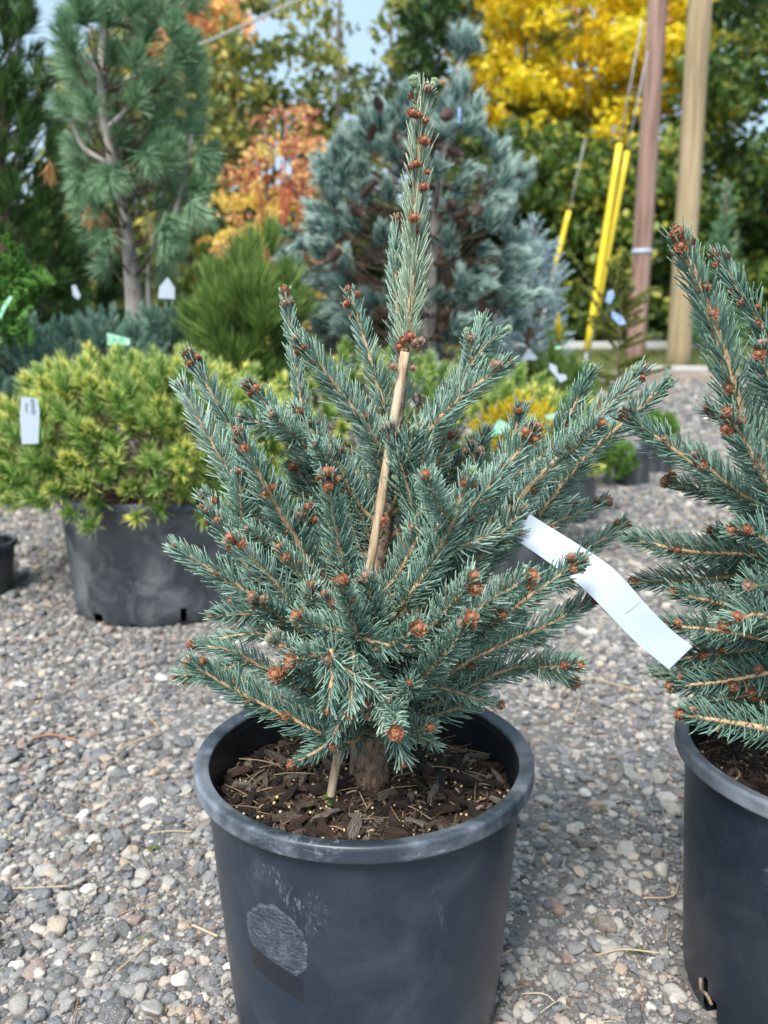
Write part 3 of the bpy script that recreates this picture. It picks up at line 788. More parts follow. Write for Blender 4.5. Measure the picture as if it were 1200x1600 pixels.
# (pixel path base -> tip, depth at base, depth at tip, options)
SH = [
 # leaders
 ([(634, 545), (645, 440), (650, 330), (655, 220), (660, 150)], .80, .80, dict(link=False, r0=.0036, r1=.0022, nl=.023, th=(42, 28), tipbuds=0, sidebuds=.7, dens=3400, mneed='spruce_pale')),
 ([(652, 165), (648, 138)], .80, .795, dict(link=False, nl=.009, tipbuds=1, budkind='green', sidebuds=2, th=(60, 40), budsize=.0052)),
 ([(660, 165), (673, 140)], .80, .80, dict(link=False, nl=.009, tipbuds=1, budkind='green', sidebuds=2, th=(60, 40), budsize=.0052)),
 ([(628, 640), (622, 520), (618, 430), (620, 352)], .82, .815, dict(nl=.017, th=(50, 32), tipbuds=3)),
 # upper
 ([(480, 740), (472, 640), (458, 540), (447, 466)], .86, .86, dict(th=(52, 32), tipbuds=4, nl=.018)),
 ([(612, 690), (596, 620), (572, 540), (548, 462)], .80, .80, dict(th=(60, 34), tipbuds=4, nl=.018)),
 ([(600, 705), (560, 650), (515, 590), (468, 535)], .78, .74, dict(th=(64, 36), tipbuds=3)),
 ([(655, 700), (690, 650), (740, 605), (790, 570)], .78, .74, dict(th=(64, 36), tipbuds=3)),
 ([(680, 680), (712, 620), (738, 565), (752, 508)], .80, .79, dict(th=(56, 32), tipbuds=1, budkind='green')),
 ([(738, 570), (735, 545), (731, 525)], .79, .785, dict(link=False, nl=.012, tipbuds=1, budkind='green')),
 ([(742, 560), (765, 535), (786, 520)], .79, .78, dict(link=False, nl=.012, tipbuds=1, budkind='green')),
 ([(560, 850), (530, 760), (470, 690), (392, 606)], .80, .77, dict(tipbuds=4)),
 ([(430, 850), (390, 730), (345, 640), (298, 560)], .80, .80, dict(tipbuds=4)),
 ([(450, 880), (385, 780), (330, 690), (284, 605)], .76, .75, dict(tipbuds=2)),
 ([(500, 900), (455, 830), (415, 760), (376, 684)], .74, .69, dict(tipbuds=3, sidebuds=.8, r0=.0045)),
 ([(560, 800), (530, 740), (495, 690), (462, 640)], .84, .83, dict()),
 ([(540, 890), (530, 850), (520, 800), (512, 748)], .70, .655, dict(tipbuds=4, r0=.0042, th=(62, 35), nl=.021)),
 ([(590, 870), (560, 800), (535, 745), (520, 700)], .80, .78, dict()),
 ([(630, 960), (665, 900), (700, 830), (733, 745)], .72, .655, dict(tipbuds=4, r0=.0048, r1=.0026, th=(58, 32), nl=.021, budkind=None)),
 ([(590, 940), (620, 900), (648, 850), (672, 803)], .75, .72, dict(budkind='old')),
 ([(700, 870), (745, 800), (785, 740), (832, 675)], .75, .70, dict(tipbuds=4, r0=.004, budsize=.0058)),
 ([(690, 800), (740, 760), (790, 710), (815, 640)], .82, .82, dict()),
 ([(700, 830), (780, 760), (860, 700), (920, 585)], .82, .80, dict(tipbuds=1, budkind='green')),
 ([(760, 830), (830, 760), (915, 670), (1003, 580)], .76, .72, dict(tipbuds=4, r0=.0042, nl=.021, sidebuds=.9)),
 ([(840, 810), (910, 720), (975, 660), (1040, 600)], .78, .76, dict(link=False, tipbuds=1, budkind='green', nl=.019)),
 ([(700, 870), (760, 820), (830, 790), (900, 790)], .80, .82, dict()),
 ([(740, 880), (810, 840), (880, 812), (940, 786)], .80, .80, dict(nl=.017)),
 ([(780, 940), (850, 900), (915, 860), (972, 822)], .82, .83, dict(tipbuds=4)),
 # right side middle
 ([(690, 930), (740, 880), (780, 840), (812, 800)], .72, .68, dict(tipbuds=3)),
 ([(700, 940), (750, 890), (790, 850), (850, 830)], .76, .76, dict(budkind='open')),
 ([(680, 1030), (760, 980), (830, 930), (905, 878)], .72, .665, dict(tipbuds=4, sidebuds=.8)),
 ([(660, 1010), (720, 970), (780, 930), (826, 903)], .70, .63, dict(tipbuds=3)),
 ([(640, 1010), (680, 975), (710, 940), (738, 903)], .69, .62, dict(tipbuds=3)),
 ([(630, 1090), (670, 1050), (705, 1010), (733, 970)], .70, .60, dict(tipbuds=4, th=(62, 36))),
 ([(690, 1060), (780, 1010), (860, 975), (935, 930)], .76, .74, dict(tipbuds=3)),
 ([(700, 1090), (770, 1055), (830, 1040), (888, 1062)], .76, .72, dict(tipbuds=1)),
 ([(650, 1070), (700, 1078), (740, 1090), (776, 1100)], .76, .73, dict(tipbuds=1, nl=.014)),
 ([(700, 1040), (760, 1000), (800, 990), (840, 1000)], .80, .82, dict()),
 # left side middle
 ([(470, 960), (440, 920), (405, 885), (368, 848)], .72, .68, dict(tipbuds=4)),
 ([(420, 945), (370, 915), (320, 885), (278, 858)], .73, .71, dict(tipbuds=2)),
 ([(440, 900), (400, 860), (360, 820), (322, 780)], .78, .77, dict(tipbuds=4)),
 ([(400, 900), (375, 860), (350, 830), (328, 803)], .74, .73, dict(tipbuds=3)),
 ([(500, 1010), (470, 985), (430, 960), (398, 935)], .72, .66, dict(tipbuds=3)),
 ([(540, 1010), (510, 960), (470, 900), (440, 860)], .74, .70, dict(budkind='open')),
 ([(520, 1090), (440, 1060), (370, 1020), (308, 1008)], .76, .76, dict(tipbuds=1, nl=.015)),
 ([(540, 1160), (450, 1120), (370, 1080), (300, 1038)], .74, .70, dict(tipbuds=3, sidebuds=.4)),
 ([(520, 1040), (460, 1000), (400, 990), (330, 1000)], .79, .80, dict(tipbuds=1, nl=.015)),
 ([(520, 1060), (480, 1040), (455, 1020), (430, 1000)], .68, .65, dict(budkind='old')),
 # front centre
 ([(560, 1000), (550, 970), (540, 940), (535, 912)], .66, .60, dict(tipbuds=2, th=(65, 40), nl=.017)),
 ([(560, 1000), (600, 1010), (625, 1000), (648, 985)], .66, .61, dict(tipbuds=1)),
 ([(560, 1000), (530, 985), (500, 980), (470, 965)], .68, .64, dict(tipbuds=1)),
 ([(585, 990), (585, 960), (578, 930), (572, 905)], .70, .66, dict(tipbuds=2)),
 ([(530, 1110), (500, 1090), (465, 1065), (435, 1055)], .70, .62, dict(tipbuds=2, th=(64, 40))),
 ([(570, 1040), (530, 1030), (490, 1025), (460, 1030)], .68, .62, dict(tipbuds=2)),
 ([(520, 1020), (520, 1050), (516, 1075), (512, 1102)], .65, .61, dict(tipbuds=1, th=(62, 34))),
 ([(555, 1020), (552, 1055), (549, 1085), (547, 1110)], .66, .62, dict(tipbuds=1, th=(62, 34))),
 ([(600, 1090), (610, 1100), (615, 1115), (618, 1140)], .70, .60, dict(tipbuds=1, th=(72, 55), nl=.017, budsize=.0058, budkind='closed')),
 ([(600, 1060), (610, 1110), (620, 1150), (628, 1185)], .70, .66, dict(tipbuds=1)),
 ([(550, 1130), (525, 1150), (498, 1172), (464, 1190)], .74, .71, dict(tipbuds=1, nl=.014)),
 ([(600, 1110), (640, 1130), (660, 1150), (685, 1168)], .75, .72, dict(tipbuds=0, nl=.014)),
 ([(560, 1070), (540, 1110), (525, 1140), (520, 1160)], .70, .67, dict(tipbuds=1, nl=.014)),
 ([(600, 1000), (580, 1040), (590, 1080), (580, 1110)], .70, .66, dict(tipbuds=1)),
 ([(668, 880), (650, 810), (630, 740), (608, 674)], .775, .745, dict(tipbuds=2, th=(48, 28))),
 ([(600, 960), (640, 880), (660, 790), (658, 672)], .78, .75, dict(tipbuds=2)),
 ([(640, 930), (690, 860), (740, 790), (784, 735)], .70, .68, dict(tipbuds=2, budsize=.005)),
 ([(500, 960), (480, 900), (470, 850), (480, 800)], .76, .72, dict()),
 ([(560, 950), (530, 900), (520, 860), (486, 668)], .82, .80, dict(budkind='old', inner=.5)),
 ([(660, 900), (720, 830), (745, 770), (738, 700)], .80, .78, dict(budkind='old')),
]
for path, y0, y1, kw in SH:
    kw = dict(kw); lk = kw.pop('link', True)
    n = len(path)
    W = [atn(px, py, y0 + (y1 - y0) * i / (n - 1)) for i, (px, py) in enumerate(path)]
    if lk:
        b = W[0]; run = (b - Vector((TX, TY, b.z))).length
        st = trunk_at(max(SOILZ + .065, b.z - .75 * run - .01))
        d0 = (b - st).length; L = sum((W[i + 1] - W[i]).length for i in range(n - 1))
        if d0 > .02:
            kw.setdefault('inner', d0 / (d0 + L)); kw.setdefault('bare', min(.12, .25 * d0 / (d0 + L)))
            W = [st] + W
    shoot(sp, W, **kw)
    if lk and n >= 4 and len(W) > 4: MAIN.append(W)
# short side shoots over the heart of the crown
random.seed(14)
for i in range(74):
    W = random.choice(MAIN); P_, L_ = spline(W, 24); q = random.randint(7, 19); p = Vector(P_[q]); t = Vector(P_[q + 1] - P_[q]).normalized()
    if p.z > SOILZ + .40 or p.z < SOILZ + .13: continue
    s0, s1 = atn(512, 1262, .745), atn(633, 550, .772); k_ = (p.z - s0.z) / (s1.z - s0.z)
    if abs(p.x - (s0.x + (s1.x - s0.x) * k_)) < .045 and k_ > .5: continue
    sd = Vector((random.gauss(0, .7), random.gauss(-.45, .5), random.gauss(.15, .4))); sd = (sd - t * sd.dot(t)).normalized()
    d = (t * .75 + sd * .8).normalized(); L = random.uniform(.035, .075)
    shoot(sp, [p, p + d * L * .5 - Vector((0, 0, .002)), p + d * L + t * .008], r0=.0016, r1=.0011, nl=random.uniform(.015, .020), tipbuds=random.choice([1, 1, 2]), sidebuds=0, dens=2500, th=(68, 36), budsize=.0040, bare=.08)
# fillers inside and behind the crown
random.seed(21)
for i in range(54):
    hz_ = random.random(); z0 = SOILZ + .07 + .27 * hz_
    az = random.uniform(-.5, 3.64) if i % 4 else random.uniform(0, 6.283)
    reach = (.215 - .07 * hz_) * random.uniform(.55, .92)
    if math.sin(az) < -.2: reach *= .8
    el = math.radians(4 + 48 * hz_ + random.uniform(-8, 10))
    st = trunk_at(z0)
    d = Vector((math.cos(az) * math.cos(el), math.sin(az) * math.cos(el), math.sin(el)))
    p1 = st + d * reach * .5 - Vector((0, 0, .006)); p2 = st + d * reach + Vector((0, 0, .012))
    shoot(sp, [st, p1, p2], inner=.3, bare=.08, tipbuds=random.choice([1, 2, 3]) if i % 2 else 1, sidebuds=.12, r0=.0024, dens=1700)

# stake
def stake():
    a, b = atn(512, 1262, .745), atn(633, 550, .772)
    a.z = SOILZ - .01
    P, L = spline([a, (a + b) / 2 + Vector((.001, 0, 0)), b], 30)
    R = np.full(30, .0046); 
    for k in (9, 20): R[k] *= 1.16
    V, f = tube(P, R, 12)
    o = link('bamboo_stake', mesh_np('bamboo_stake', V - P[0], f), M['bamboo']); o.location = P[0]
    tag(o, 'weathered tan bamboo stake rising through the centre blue spruce', 'plant stake')
    kn = empty('bud_knot', (0, 0, 0)); bpy.data.objects.remove(kn)
stake()
br = [o for o in sp.children if o.name.startswith('branch')][0]
for (px, py, s, k) in [(655, 535, .005, 'old'), (640, 530, .005, 'open'), (628, 535, .005, 'open'), (622, 545, .005, 'open'), (630, 553, .006, 'old'), (612, 575, .005, 'old'), (643, 577, .005, 'old'), (590, 800, .006, 'old'), (600, 815, .006, 'open'),
                       (655, 185, .006, 'open'), (642, 183, .005, 'open'), (667, 192, .005, 'open'), (660, 226, .0048, 'open'), (652, 262, .0048, 'open'), (666, 272, .004, 'open'), (662, 298, .0048, 'open'), (647, 345, .0055, 'open'), (645, 540, .006, 'old')]:
    p = atn(px, py, .79 if py < 560 else .765) 
    add_bud(br, p - br.location - sp.location, (random.uniform(-.5, .5), -.7, .6), s * .9, k)

# ------------------------------------------------------------------ right spruce
RX, RY = .523, .868
sp2 = spruce(RX, RY, 'blue spruce cut off by the right edge, with deeper green needles', 'potted blue spruces')
_sv = TP
TP = trunk(sp2, [(RX + .0, RY, .5), (RX - .01, RY, .64), (RX - .03, RY - .02, .72)], .022, .006)
SR = [
 ([(1300, 960), (1190, 740), (1120, 520), (1064, 378)], .76, .70, dict(r0=.0062, r1=.0034, nl=.026, tipbuds=4, budsize=.0058, sidebuds=1.2, th=(62, 36))),
 ([(1270, 700), (1225, 570), (1170, 480), (1122, 405)], .80, .80, dict(nl=.023, tipbuds=4, sidebuds=.9, th=(58, 30))),
 ([(1270, 900), (1220, 800), (1180, 720), (1142, 655)], .70, .66, dict(nl=.024, r0=.005, tipbuds=3, sidebuds=.8)),
 ([(1280, 700), (1230, 640), (1200, 590), (1190, 545)], .72, .70, dict(nl=.022)),
 ([(1260, 840), (1160, 780), (1070, 715), (985, 655)], .76, .74, dict(tipbuds=1, sidebuds=.7)),
 ([(1270, 860), (1200, 800), (1140, 760), (1092, 716)], .72, .70, dict(tipbuds=3)),
 ([(1290, 860), (1200, 805), (1120, 775), (1048, 755)], .78, .77, dict(tipbuds=2, nl=.017)),
 ([(1290, 890), (1180, 868), (1080, 862), (985, 842)], .78, .76, dict(tipbuds=0, sidebuds=.3)),
 ([(1290, 930), (1200, 900), (1100, 905), (1000, 910)], .79, .79, dict(tipbuds=1)),
 ([(1290, 980), (1200, 970), (1130, 945), (1060, 928)], .76, .73, dict(tipbuds=1)),
 ([(1300, 1010), (1200, 1000), (1120, 985), (1045, 978)], .74, .70, dict(tipbuds=2)),
 ([(1300, 1020), (1200, 1015), (1130, 1020), (1050, 1032)], .76, .72, dict(tipbuds=2, sidebuds=.5)),
 ([(1300, 1040), (1210, 1050), (1130, 1065), (1055, 1072)], .72, .68, dict(tipbuds=2, nl=.022)),
 ([(1290, 1130), (1220, 1140), (1150, 1130), (1072, 1118)], .68, .64, dict(tipbuds=2, nl=.023, r0=.004)),
 ([(1290, 1080), (1230, 1080), (1180, 1085), (1110, 1095)], .76, .74, dict(tipbuds=1)),
 ([(1260, 930), (1220, 920), (1195, 918), (1172, 915)], .72, .65, dict(tipbuds=1, th=(70, 50), budkind='old')),
 ([(1270, 1000), (1220, 975), (1180, 960), (1140, 975)], .68, .64, dict(tipbuds=2)),
 ([(1270, 760), (1200, 700), (1160, 660), (1110, 640)], .80, .80, dict(tipbuds=2)),
 ([(1270, 760), (1220, 720), (1190, 680), (1170, 620)], .84, .84, dict(tipbuds=2)),
 ([(1280, 830), (1230, 760), (1200, 700), (1165, 640)], .82, .83, dict(tipbuds=2)),
 ([(1280, 1000), (1240, 960), (1200, 850), (1150, 830)], .70, .66, dict(tipbuds=2)),
]
random.seed(5)
for path, y0, y1, kw in SR:
    kw = dict(kw); n = len(path); W = [atn(px, py, y0 + (y1 - y0) * i / (n - 1)) for i, (px, py) in enumerate(path)]
    shoot(sp2, W, mneed='spruce_b', **{**dict(nl=.0235, dens=2100), **kw})
for i in range(60):
    hz_ = random.random(); z0 = SOILZ + .06 + .34 * hz_
    az = random.uniform(math.radians(95), math.radians(265)); reach = (.235 - .06 * hz_) * random.uniform(.6, .95); el = math.radians(-2 + 42 * hz_ + random.uniform(-8, 10))
    st = trunk_at(z0); d = Vector((math.cos(az) * math.cos(el), math.sin(az) * math.cos(el), math.sin(el)))
    shoot(sp2, [st, st + d * reach * .5 - Vector((0, 0, .008)), st + d * reach + Vector((0, 0, .008))], inner=.3, bare=.08, tipbuds=2, sidebuds=.2, mneed='spruce_b', dens=1900)

# ------------------------------------------------------------------ white label strip from the centre spruce
def ribbon(name, top, bot, ys, m, label, cat, n=40):
    T = [atn(x, y, Y) for (x, y), Y in zip(top, ys)]; B = [atn(x, y, Y - .004) for (x, y), Y in zip(bot, ys)]
    A, _ = spline(T, n); C, _ = spline(B, n)
    org = A[0].copy(); V = []
    nrm = norm(np.cross(np.gradient(A, axis=0), C - A))
    cols = 5
    for side in (0, 1):
        for i in range(n):
            for k in range(cols):
                t = k / (cols - 1); V.append(A[i] * (1 - t) + C[i] * t - org + nrm[i] * (.00025 * (1 if side else -1) + .0003 * math.sin(t * 3.14)))
    V = np.array(V); q = []
    for side in (0, 1):
        o_ = side * n * cols
        for i in range(n - 1):
            for k in range(cols - 1):
                a = o_ + i * cols + k; f = (a, a + 1, a + cols + 1, a + cols); q.append(f if side else f[::-1])
    e = n * cols
    for i in range(n - 1):
        for k in (0, cols - 1):
            a = i * cols + k; q.append((a, a + cols, a + cols + e, a + e))
    for k in range(cols - 1):
        for a in (k, (n - 1) * cols + k): q.append((a, a + 1, a + 1 + e, a + e))
    o = link(name, mesh_np(name, V, [np.array(q)], smooth=False), m); o.location = org; tag(o, label, cat)
    return o
M['tag'] = plain('white_plastic', (.36, .44, .54), .5, (.41, .48, .57), 15)
rb = ribbon('plant_label', [(815, 795), (857, 822), (905, 852), (960, 890), (1010, 945), (1050, 985), (1082, 1010)], [(780, 830), (815, 850), (852, 875), (905, 914), (942, 950), (990, 1000), (1045, 1046)],
       [.735, .73, .715, .70, .69, .685, .68], M['tag'], 'long white plastic label strip hanging out of the centre spruce to the right', 'plant label')
cr0, cr1 = atn(1001, 935, .689), atn(977, 958, .687)
mb = MB(); P, _ = spline([cr0 + Vector((0, -.001, .0)), cr1 + Vector((0, -.001, 0))], 6); mb.add(*tube(P, .00035, 4)); mb.build('crease', plain('crease', (.50, .54, .58), .5), rb)

# ------------------------------------------------------------------ background plants
def axes_points(n, fn): return [fn() for _ in range(n)]

def brush(mb, tips, axes, n_per, seglen, L, th=(20, 65), W=.0009, curve=.0, flat=True, up=.1, tufv=None, droop=0, lenvar=.12, rings=(0, .55)):
    """tufts of needles round the last seglen of every tip"""
    k = len(tips); n = k * n_per
    idx = np.repeat(np.arange(k), n_per)
    A = norm(axes)[idx]; s = rng.random(n)
    O = tips[idx] - A * (seglen * (1 - s))[:, None]
    u, v = frames(A); ph = rng.random(n) * 6.283
    Rr = u * np.cos(ph)[:, None] + v * np.sin(ph)[:, None]
    ang = np.radians(th[1] + (th[0] - th[1]) * s + rng.normal(0, 8, n))
    D = A * np.cos(ang)[:, None] + Rr * np.sin(ang)[:, None]; D[:, 2] += up; D = norm(D)
    Ln = L * (1 + rng.normal(0, lenvar, n)) * (1 - .25 * s)
    B = Rr * (-curve) + A * curve * .5; B[:, 2] -= droop; B = B + rng.normal(0, .06, (n, 3))
    V, f, T, I = needles(O, D, Ln, np.full(n, W), B, flat=flat, rings=rings, prof=(1,) * len(rings))
    tt = (rng.random(k) if tufv is None else tufv)
    rnd = np.clip(rng.normal(.5, .22, n) + (rng.random(k)[idx] - .5) * .35, 0, 1)
    mb.add(V, f, rnd=rnd[I], t=T, tuf=tt[idx][I])

M['twig'] = wood_mat('twig_wood', [(.04, .028, .02), (.10, .07, .05), (.18, .13, .10)], 40, (1, 1, 1), .85)
M['greybark'] = wood_mat('grey_bark', [(.13, .12, .11), (.30, .28, .26), (.42, .40, .38)], 30, (1, 1, .4), .85, .6, .004)

def twigs(root, starts, tips, r=.004, mat_='twig'):
    mb = MB()
    for a, b in zip(starts, tips):
        a, b = np.array(a), np.array(b); m = (a + b) / 2 - np.array([0, 0, .12 * np.linalg.norm((b - a)[:2])])
        P, _ = spline([a, m, b], 6); mb.add(*tube(P, np.linspace(r, r * .35, 6), 4, False))
    o = mb.build('twigs', M[mat_], root); tag(o, kind='stuff')

def hemi_tips(c, R, n, zlo=-.25, shell=(.55, 1.0), upmix=.6):
    z = rng.uniform(zlo, 1, n); a = rng.random(n) * 6.283; q = np.sqrt(1 - np.clip(z, -1, 1) ** 2)
    D = np.stack([q * np.cos(a), q * np.sin(a), z], 1)
    s = shell[0] + (shell[1] - shell[0]) * rng.random(n) ** .5
    lump = np.array([1 + .16 * noise.noise(Vector(d) * 2.2 + Vector((c[0] * 5, 0, 0))) for d in D])
    T = np.array(c) + D * np.array(R) * (s * lump)[:, None]
    return T, norm(D + np.array([0, 0, upmix]))

def cone_tips(base, h, prof, n, el=(0, 60), shell=(.5, 1.0)):
    """column or cone: prof(t) = radius at height fraction t"""
    t = rng.random(n * 3); keep = rng.random(n * 3) < np.array([prof(q) for q in t]) / max(prof(q) for q in np.linspace(0, 1, 20)); t = t[keep][:n]
    n = len(t); a = rng.random(n) * 6.283; s = shell[0] + (shell[1] - shell[0]) * rng.random(n) ** .6
    lump = np.array([1 + .3 * noise.noise(Vector((math.cos(q) * 1.5, math.sin(q) * 1.5, w * 5 + base[0]))) for q, w in zip(a, t)])
    r = np.array([prof(q) for q in t]) * s * lump
    T = np.stack([base[0] + r * np.cos(a), base[1] + r * np.sin(a), base[2] + h * t], 1)
    e = np.radians(el[0] + (el[1] - el[0]) * t + rng.normal(0, 12, n))
    A = np.stack([np.cos(a) * np.cos(e), np.sin(a) * np.cos(e), np.sin(e)], 1)
    return T, A

def plant(name, label, cat, base, group=None):
    o = empty(name, base); tag(o, label, cat, group); return o

def foliage(root, mb, m): o = mb.build('foliage', M[m], root); tag(o, kind='stuff'); return o

# materials of the background plants
M['varieg'] = needle_mat('variegated_pine', [(.08, .19, .035), (.18, .34, .07), (.34, .50, .14)], yellow=(.90, .82, .18), trans=.2, tip=(.62, .72, .26), tipstart=.5)
M['green_pine'] = needle_mat('green_pine', [(.05, .11, .025), (.14, .25, .06), (.34, .46, .14)], trans=.2)
M['white_pine'] = needle_mat('white_pine', [(.07, .17, .08), (.18, .33, .18), (.38, .54, .36)], trans=.2)
M['blue_pine'] = needle_mat('blue_pine', [(.035, .09, .08), (.10, .205, .185), (.26, .40, .365)], trans=.15, tip=(.58, .74, .68), tipstart=.55)
M['low_pine'] = needle_mat('low_pine', [(.07, .155, .12), (.15, .28, .22), (.34, .48, .39)], trans=.15)
M['ball'] = needle_mat('ball_pine_needles', [(.09, .21, .04), (.17, .34, .07), (.27, .46, .11)], trans=.2)
M['dark_pine'] = needle_mat('dark_pine', [(.025, .06, .02), (.06, .13, .035), (.12, .24, .055)], trans=.15)
M['pale_spruce'] = needle_mat('pale_spruce', [(.22, .34, .38), (.40, .54, .58), (.60, .73, .76)], trans=.12)
M['olive'] = needle_mat('olive_spruce', [(.08, .11, .02), (.18, .22, .05), (.36, .38, .11)], trans=.15)
M['gold'] = needle_mat('gold_shrub', [(.40, .33, .02), (.70, .55, .03), (.80, .68, .08)], trans=.2)
M['lime'] = needle_mat('lime_cypress', [(.05, .14, .04), (.11, .28, .06), (.26, .50, .09)], trans=.2)
M['cone'] = plain('cone_scales', (.05, .03, .03), .7, (.13, .08, .07), 60)

random.seed(9)
# --- big pot with variegated pine, left
lp = at(258, 880, 2.36); 
pot(lp.x, 2.36, .285, .34, 'wide weathered black pot of the variegated pine, left of the centre pot', 'black nursery pots', M['pot_old'], seg=96, rb=.253, lip=.022, ribs=False, wr=.965,
    holes=[(.42, .045, .012, .055), (-.10, .06, -.01, .018), (-.52, .05, -.01, .026)])
def disc_soil(x, y, r, z, label):
    V = [(0, 0, .01)] + [(r * math.cos(a), r * math.sin(a), 0) for a in np.linspace(0, 6.283, 33)[:-1]]
    fs = np.array([(0, 1 + i, 1 + (i + 1) % 32) for i in range(32)])
    o = link('potting_mix', mesh_np('potting_mix', V, [fs]), plain('soil_dark', (.03, .02, .014), .9, (.08, .05, .035), 90, bs=1)); o.location = (x, y, z); tag(o, label, 'potting soil'); return o
disc_soil(lp.x, 2.36, .25, .30, 'dark soil in the weathered pot under the variegated pine')
c = at(228, 690, 2.38)
vp = plant('variegated_pine', 'spreading yellow-tipped variegated pine overhanging the weathered pot at left', 'pine', (lp.x, 2.36, .31), 'variegated pines')
def varieg(root, c, R, n, seed, zmin=.25):
    T, A = hemi_tips(c, R, n, -.45, (.55, 1.03), .55)
    k = T[:, 2] > zmin; T, A = T[k], A[k]
    mb = MB(); tv = np.array([.46 + .45 * noise.noise(Vector(t) * 9 + Vector((seed, 0, 0))) + random.gauss(0, .12) for t in T]) 
    brush(mb, T, A, 78, .04, .047, (18, 75), .0017, curve=.12, tufv=tv)
    foliage(root, mb, 'varieg')
    b = root.location; kq = len(T[::5]); twigs(root, [np.array([b.x, b.y, b.z + .02])] * kq, (T - A * .06)[::5], .004)
varieg(vp, (c.x, 2.38, c.z - .03), (.48, .43, .285), 620, 0)
mb = MB(); P, _ = spline([(lp.x, 2.36, .28), (lp.x, 2.37, .42)], 5); mb.add(*tube(P, .018, 8)); mb.build('trunk', M['twig'], vp)

# --- second variegated pine behind the spruce
vb = plant('variegated_pine', 'variegated pine seen through the branches behind the centre spruce', 'pine', (.10, 2.95, .2), 'variegated pines')
c = at(640, 650, 2.95)
varieg(vb, (c.x - .1, 2.95, c.z - .06), (.80, .42, .28), 480, 4, .22)
pot(.10, 2.95, .30, .30, 'black pot hidden behind the centre spruce under the second variegated pine', 'black nursery pots', M['pot_far'], seg=40, rb=.25, ribs=False)

# --- green ball pine
gp = plant('mop_pine', 'round bright green long-needled pine left of the spruce leader', 'pine', (at(385, 560, 2.9).x, 2.9, 0))
c = at(388, 490, 2.9); T, A = hemi_tips((c.x, 2.9, c.z - .08), (.21, .19, .25), 85, -.75, (.35, .95), 1.5)
T2 = np.array([list(at(395, 395, 2.9)), list(at(425, 380, 2.92)), list(at(375, 410, 2.85)), list(at(330, 440, 2.9)), list(at(450, 440, 2.9))]); T = np.concatenate([T, T2]); A = np.concatenate([A, np.tile([[0, 0, 1.]], (5, 1))])
mb = MB(); brush(mb, T, A, 190, .045, .12, (6, 42), .0016, curve=.03, up=.12, rings=(0, .4, .75)); foliage(gp, mb, 'green_pine')
twigs(gp, [np.array([c.x, 2.9, .42])] * 40, (T - A * .06)[::3][:40], .005)
mb = MB(); P, _ = spline([(c.x, 2.9, .25), (c.x, 2.9, c.z)], 5); mb.add(*tube(P, .015, 8)); mb.build('trunk', M['twig'], gp)
pot(c.x, 2.9, .2, .28, 'black pot under the round long-needled pine', 'black nursery pots', M['pot_far'], seg=40, ribs=False)

# --- tall white pine with grey trunk
b = at(212, 500, 3.3)
wp = plant('white_pine', 'tall soft-needled pine with a bare grey trunk, upper left', 'pine', (b.x, 3.3, .2))
TPw, _ = spline([(b.x, 3.3, .1), at(212, 500, 3.3), at(205, 420, 3.3), at(195, 340, 3.28), at(178, 260, 3.3), at(160, 150, 3.3), at(165, 20, 3.3), at(180, -150, 3.3)], 40)
mb = MB(); mb.add(*tube(TPw, np.interp(np.linspace(0, 1, 40), [0, .3, .5, 1], [.052, .042, .022, .012]), 12)); mb.build('trunk', M['greybark'], wp)
for path in ([(235, 500), (232, 430), (240, 380), (262, 330)], [(260, 380), (275, 330), (290, 270), (300, 210)], [(200, 350), (190, 325), (205, 305), (215, 340)], [(178, 260), (130, 230), (110, 180)], [(170, 200), (220, 150), (260, 110)], [(165, 120), (120, 80), (100, 40)]):
    W = [at(px, py, 3.25) for px, py in path]; P, _ = spline(W, 12); mb = MB(); mb.add(*tube(P, np.linspace(.012, .005, 12), 7)); mb.build('limb', M['greybark'], wp)
tips = []
random.seed(31)
def in_wp(x, y):
    c0 = np.interp(y, [-60, 100, 250, 330, 420, 470], [205, 205, 215, 225, 215, 205]); hw = np.interp(y, [-60, 40, 180, 300, 380, 440], [105, 105, 118, 110, 85, 40]); return abs(x - c0) / hw
while len(tips) < 150:
    x, y = random.uniform(50, 350), random.uniform(-80, 440); q = in_wp(x, y)
    if q > 1: continue
    if 290 < y and abs(x - 205) < 34 and random.random() < .93: continue
    tips.append((x, y, 3.3 + random.uniform(-.28, .25)))
T = np.array([list(at(*t)) for t in tips]); ax = []
for (x, y, Y), t in zip(tips, T):
    out = Vector((t[0] - b.x + .03, Y - 3.3, 0)); 
    up = .9 if y < 250 else (.1 if random.random() < .5 else -.7)
    ax.append(list((out.normalized() * .8 + Vector((0, 0, up)))))
A = np.array(ax); mb = MB(); brush(mb, T, A, 170, .05, .095, (8, 58), .0013, curve=.0, up=.05, droop=.15, rings=(0, .4, .75)); foliage(wp, mb, 'white_pine')
st = [TPw[np.argmin(np.abs(TPw[:, 2] - (t[2] - .12)))] for t in T]; twigs(wp, st, T - norm(A) * .06, .005, 'twig')
mb = MB(); brush(mb, np.array([list(at(140, 340, 3.2)), list(at(180, 375, 3.22)), list(at(160, 345, 3.25)), list(at(78, 270, 3.2)), list(at(235, 360, 3.2))]), np.array([[0, 0, -1.]] * 5), 50, .05, .08, (8, 28), .0012, up=0)
o = mb.build('dead_needles', plain('dead_needle', (.35, .17, .06), .8, (.5, .28, .12), 40), wp); tag(o, kind='stuff')
pot(b.x, 3.3, .24, .33, 'black pot of the tall grey-trunked pine', 'black nursery pots', M['pot_far'], seg=40, ribs=False)

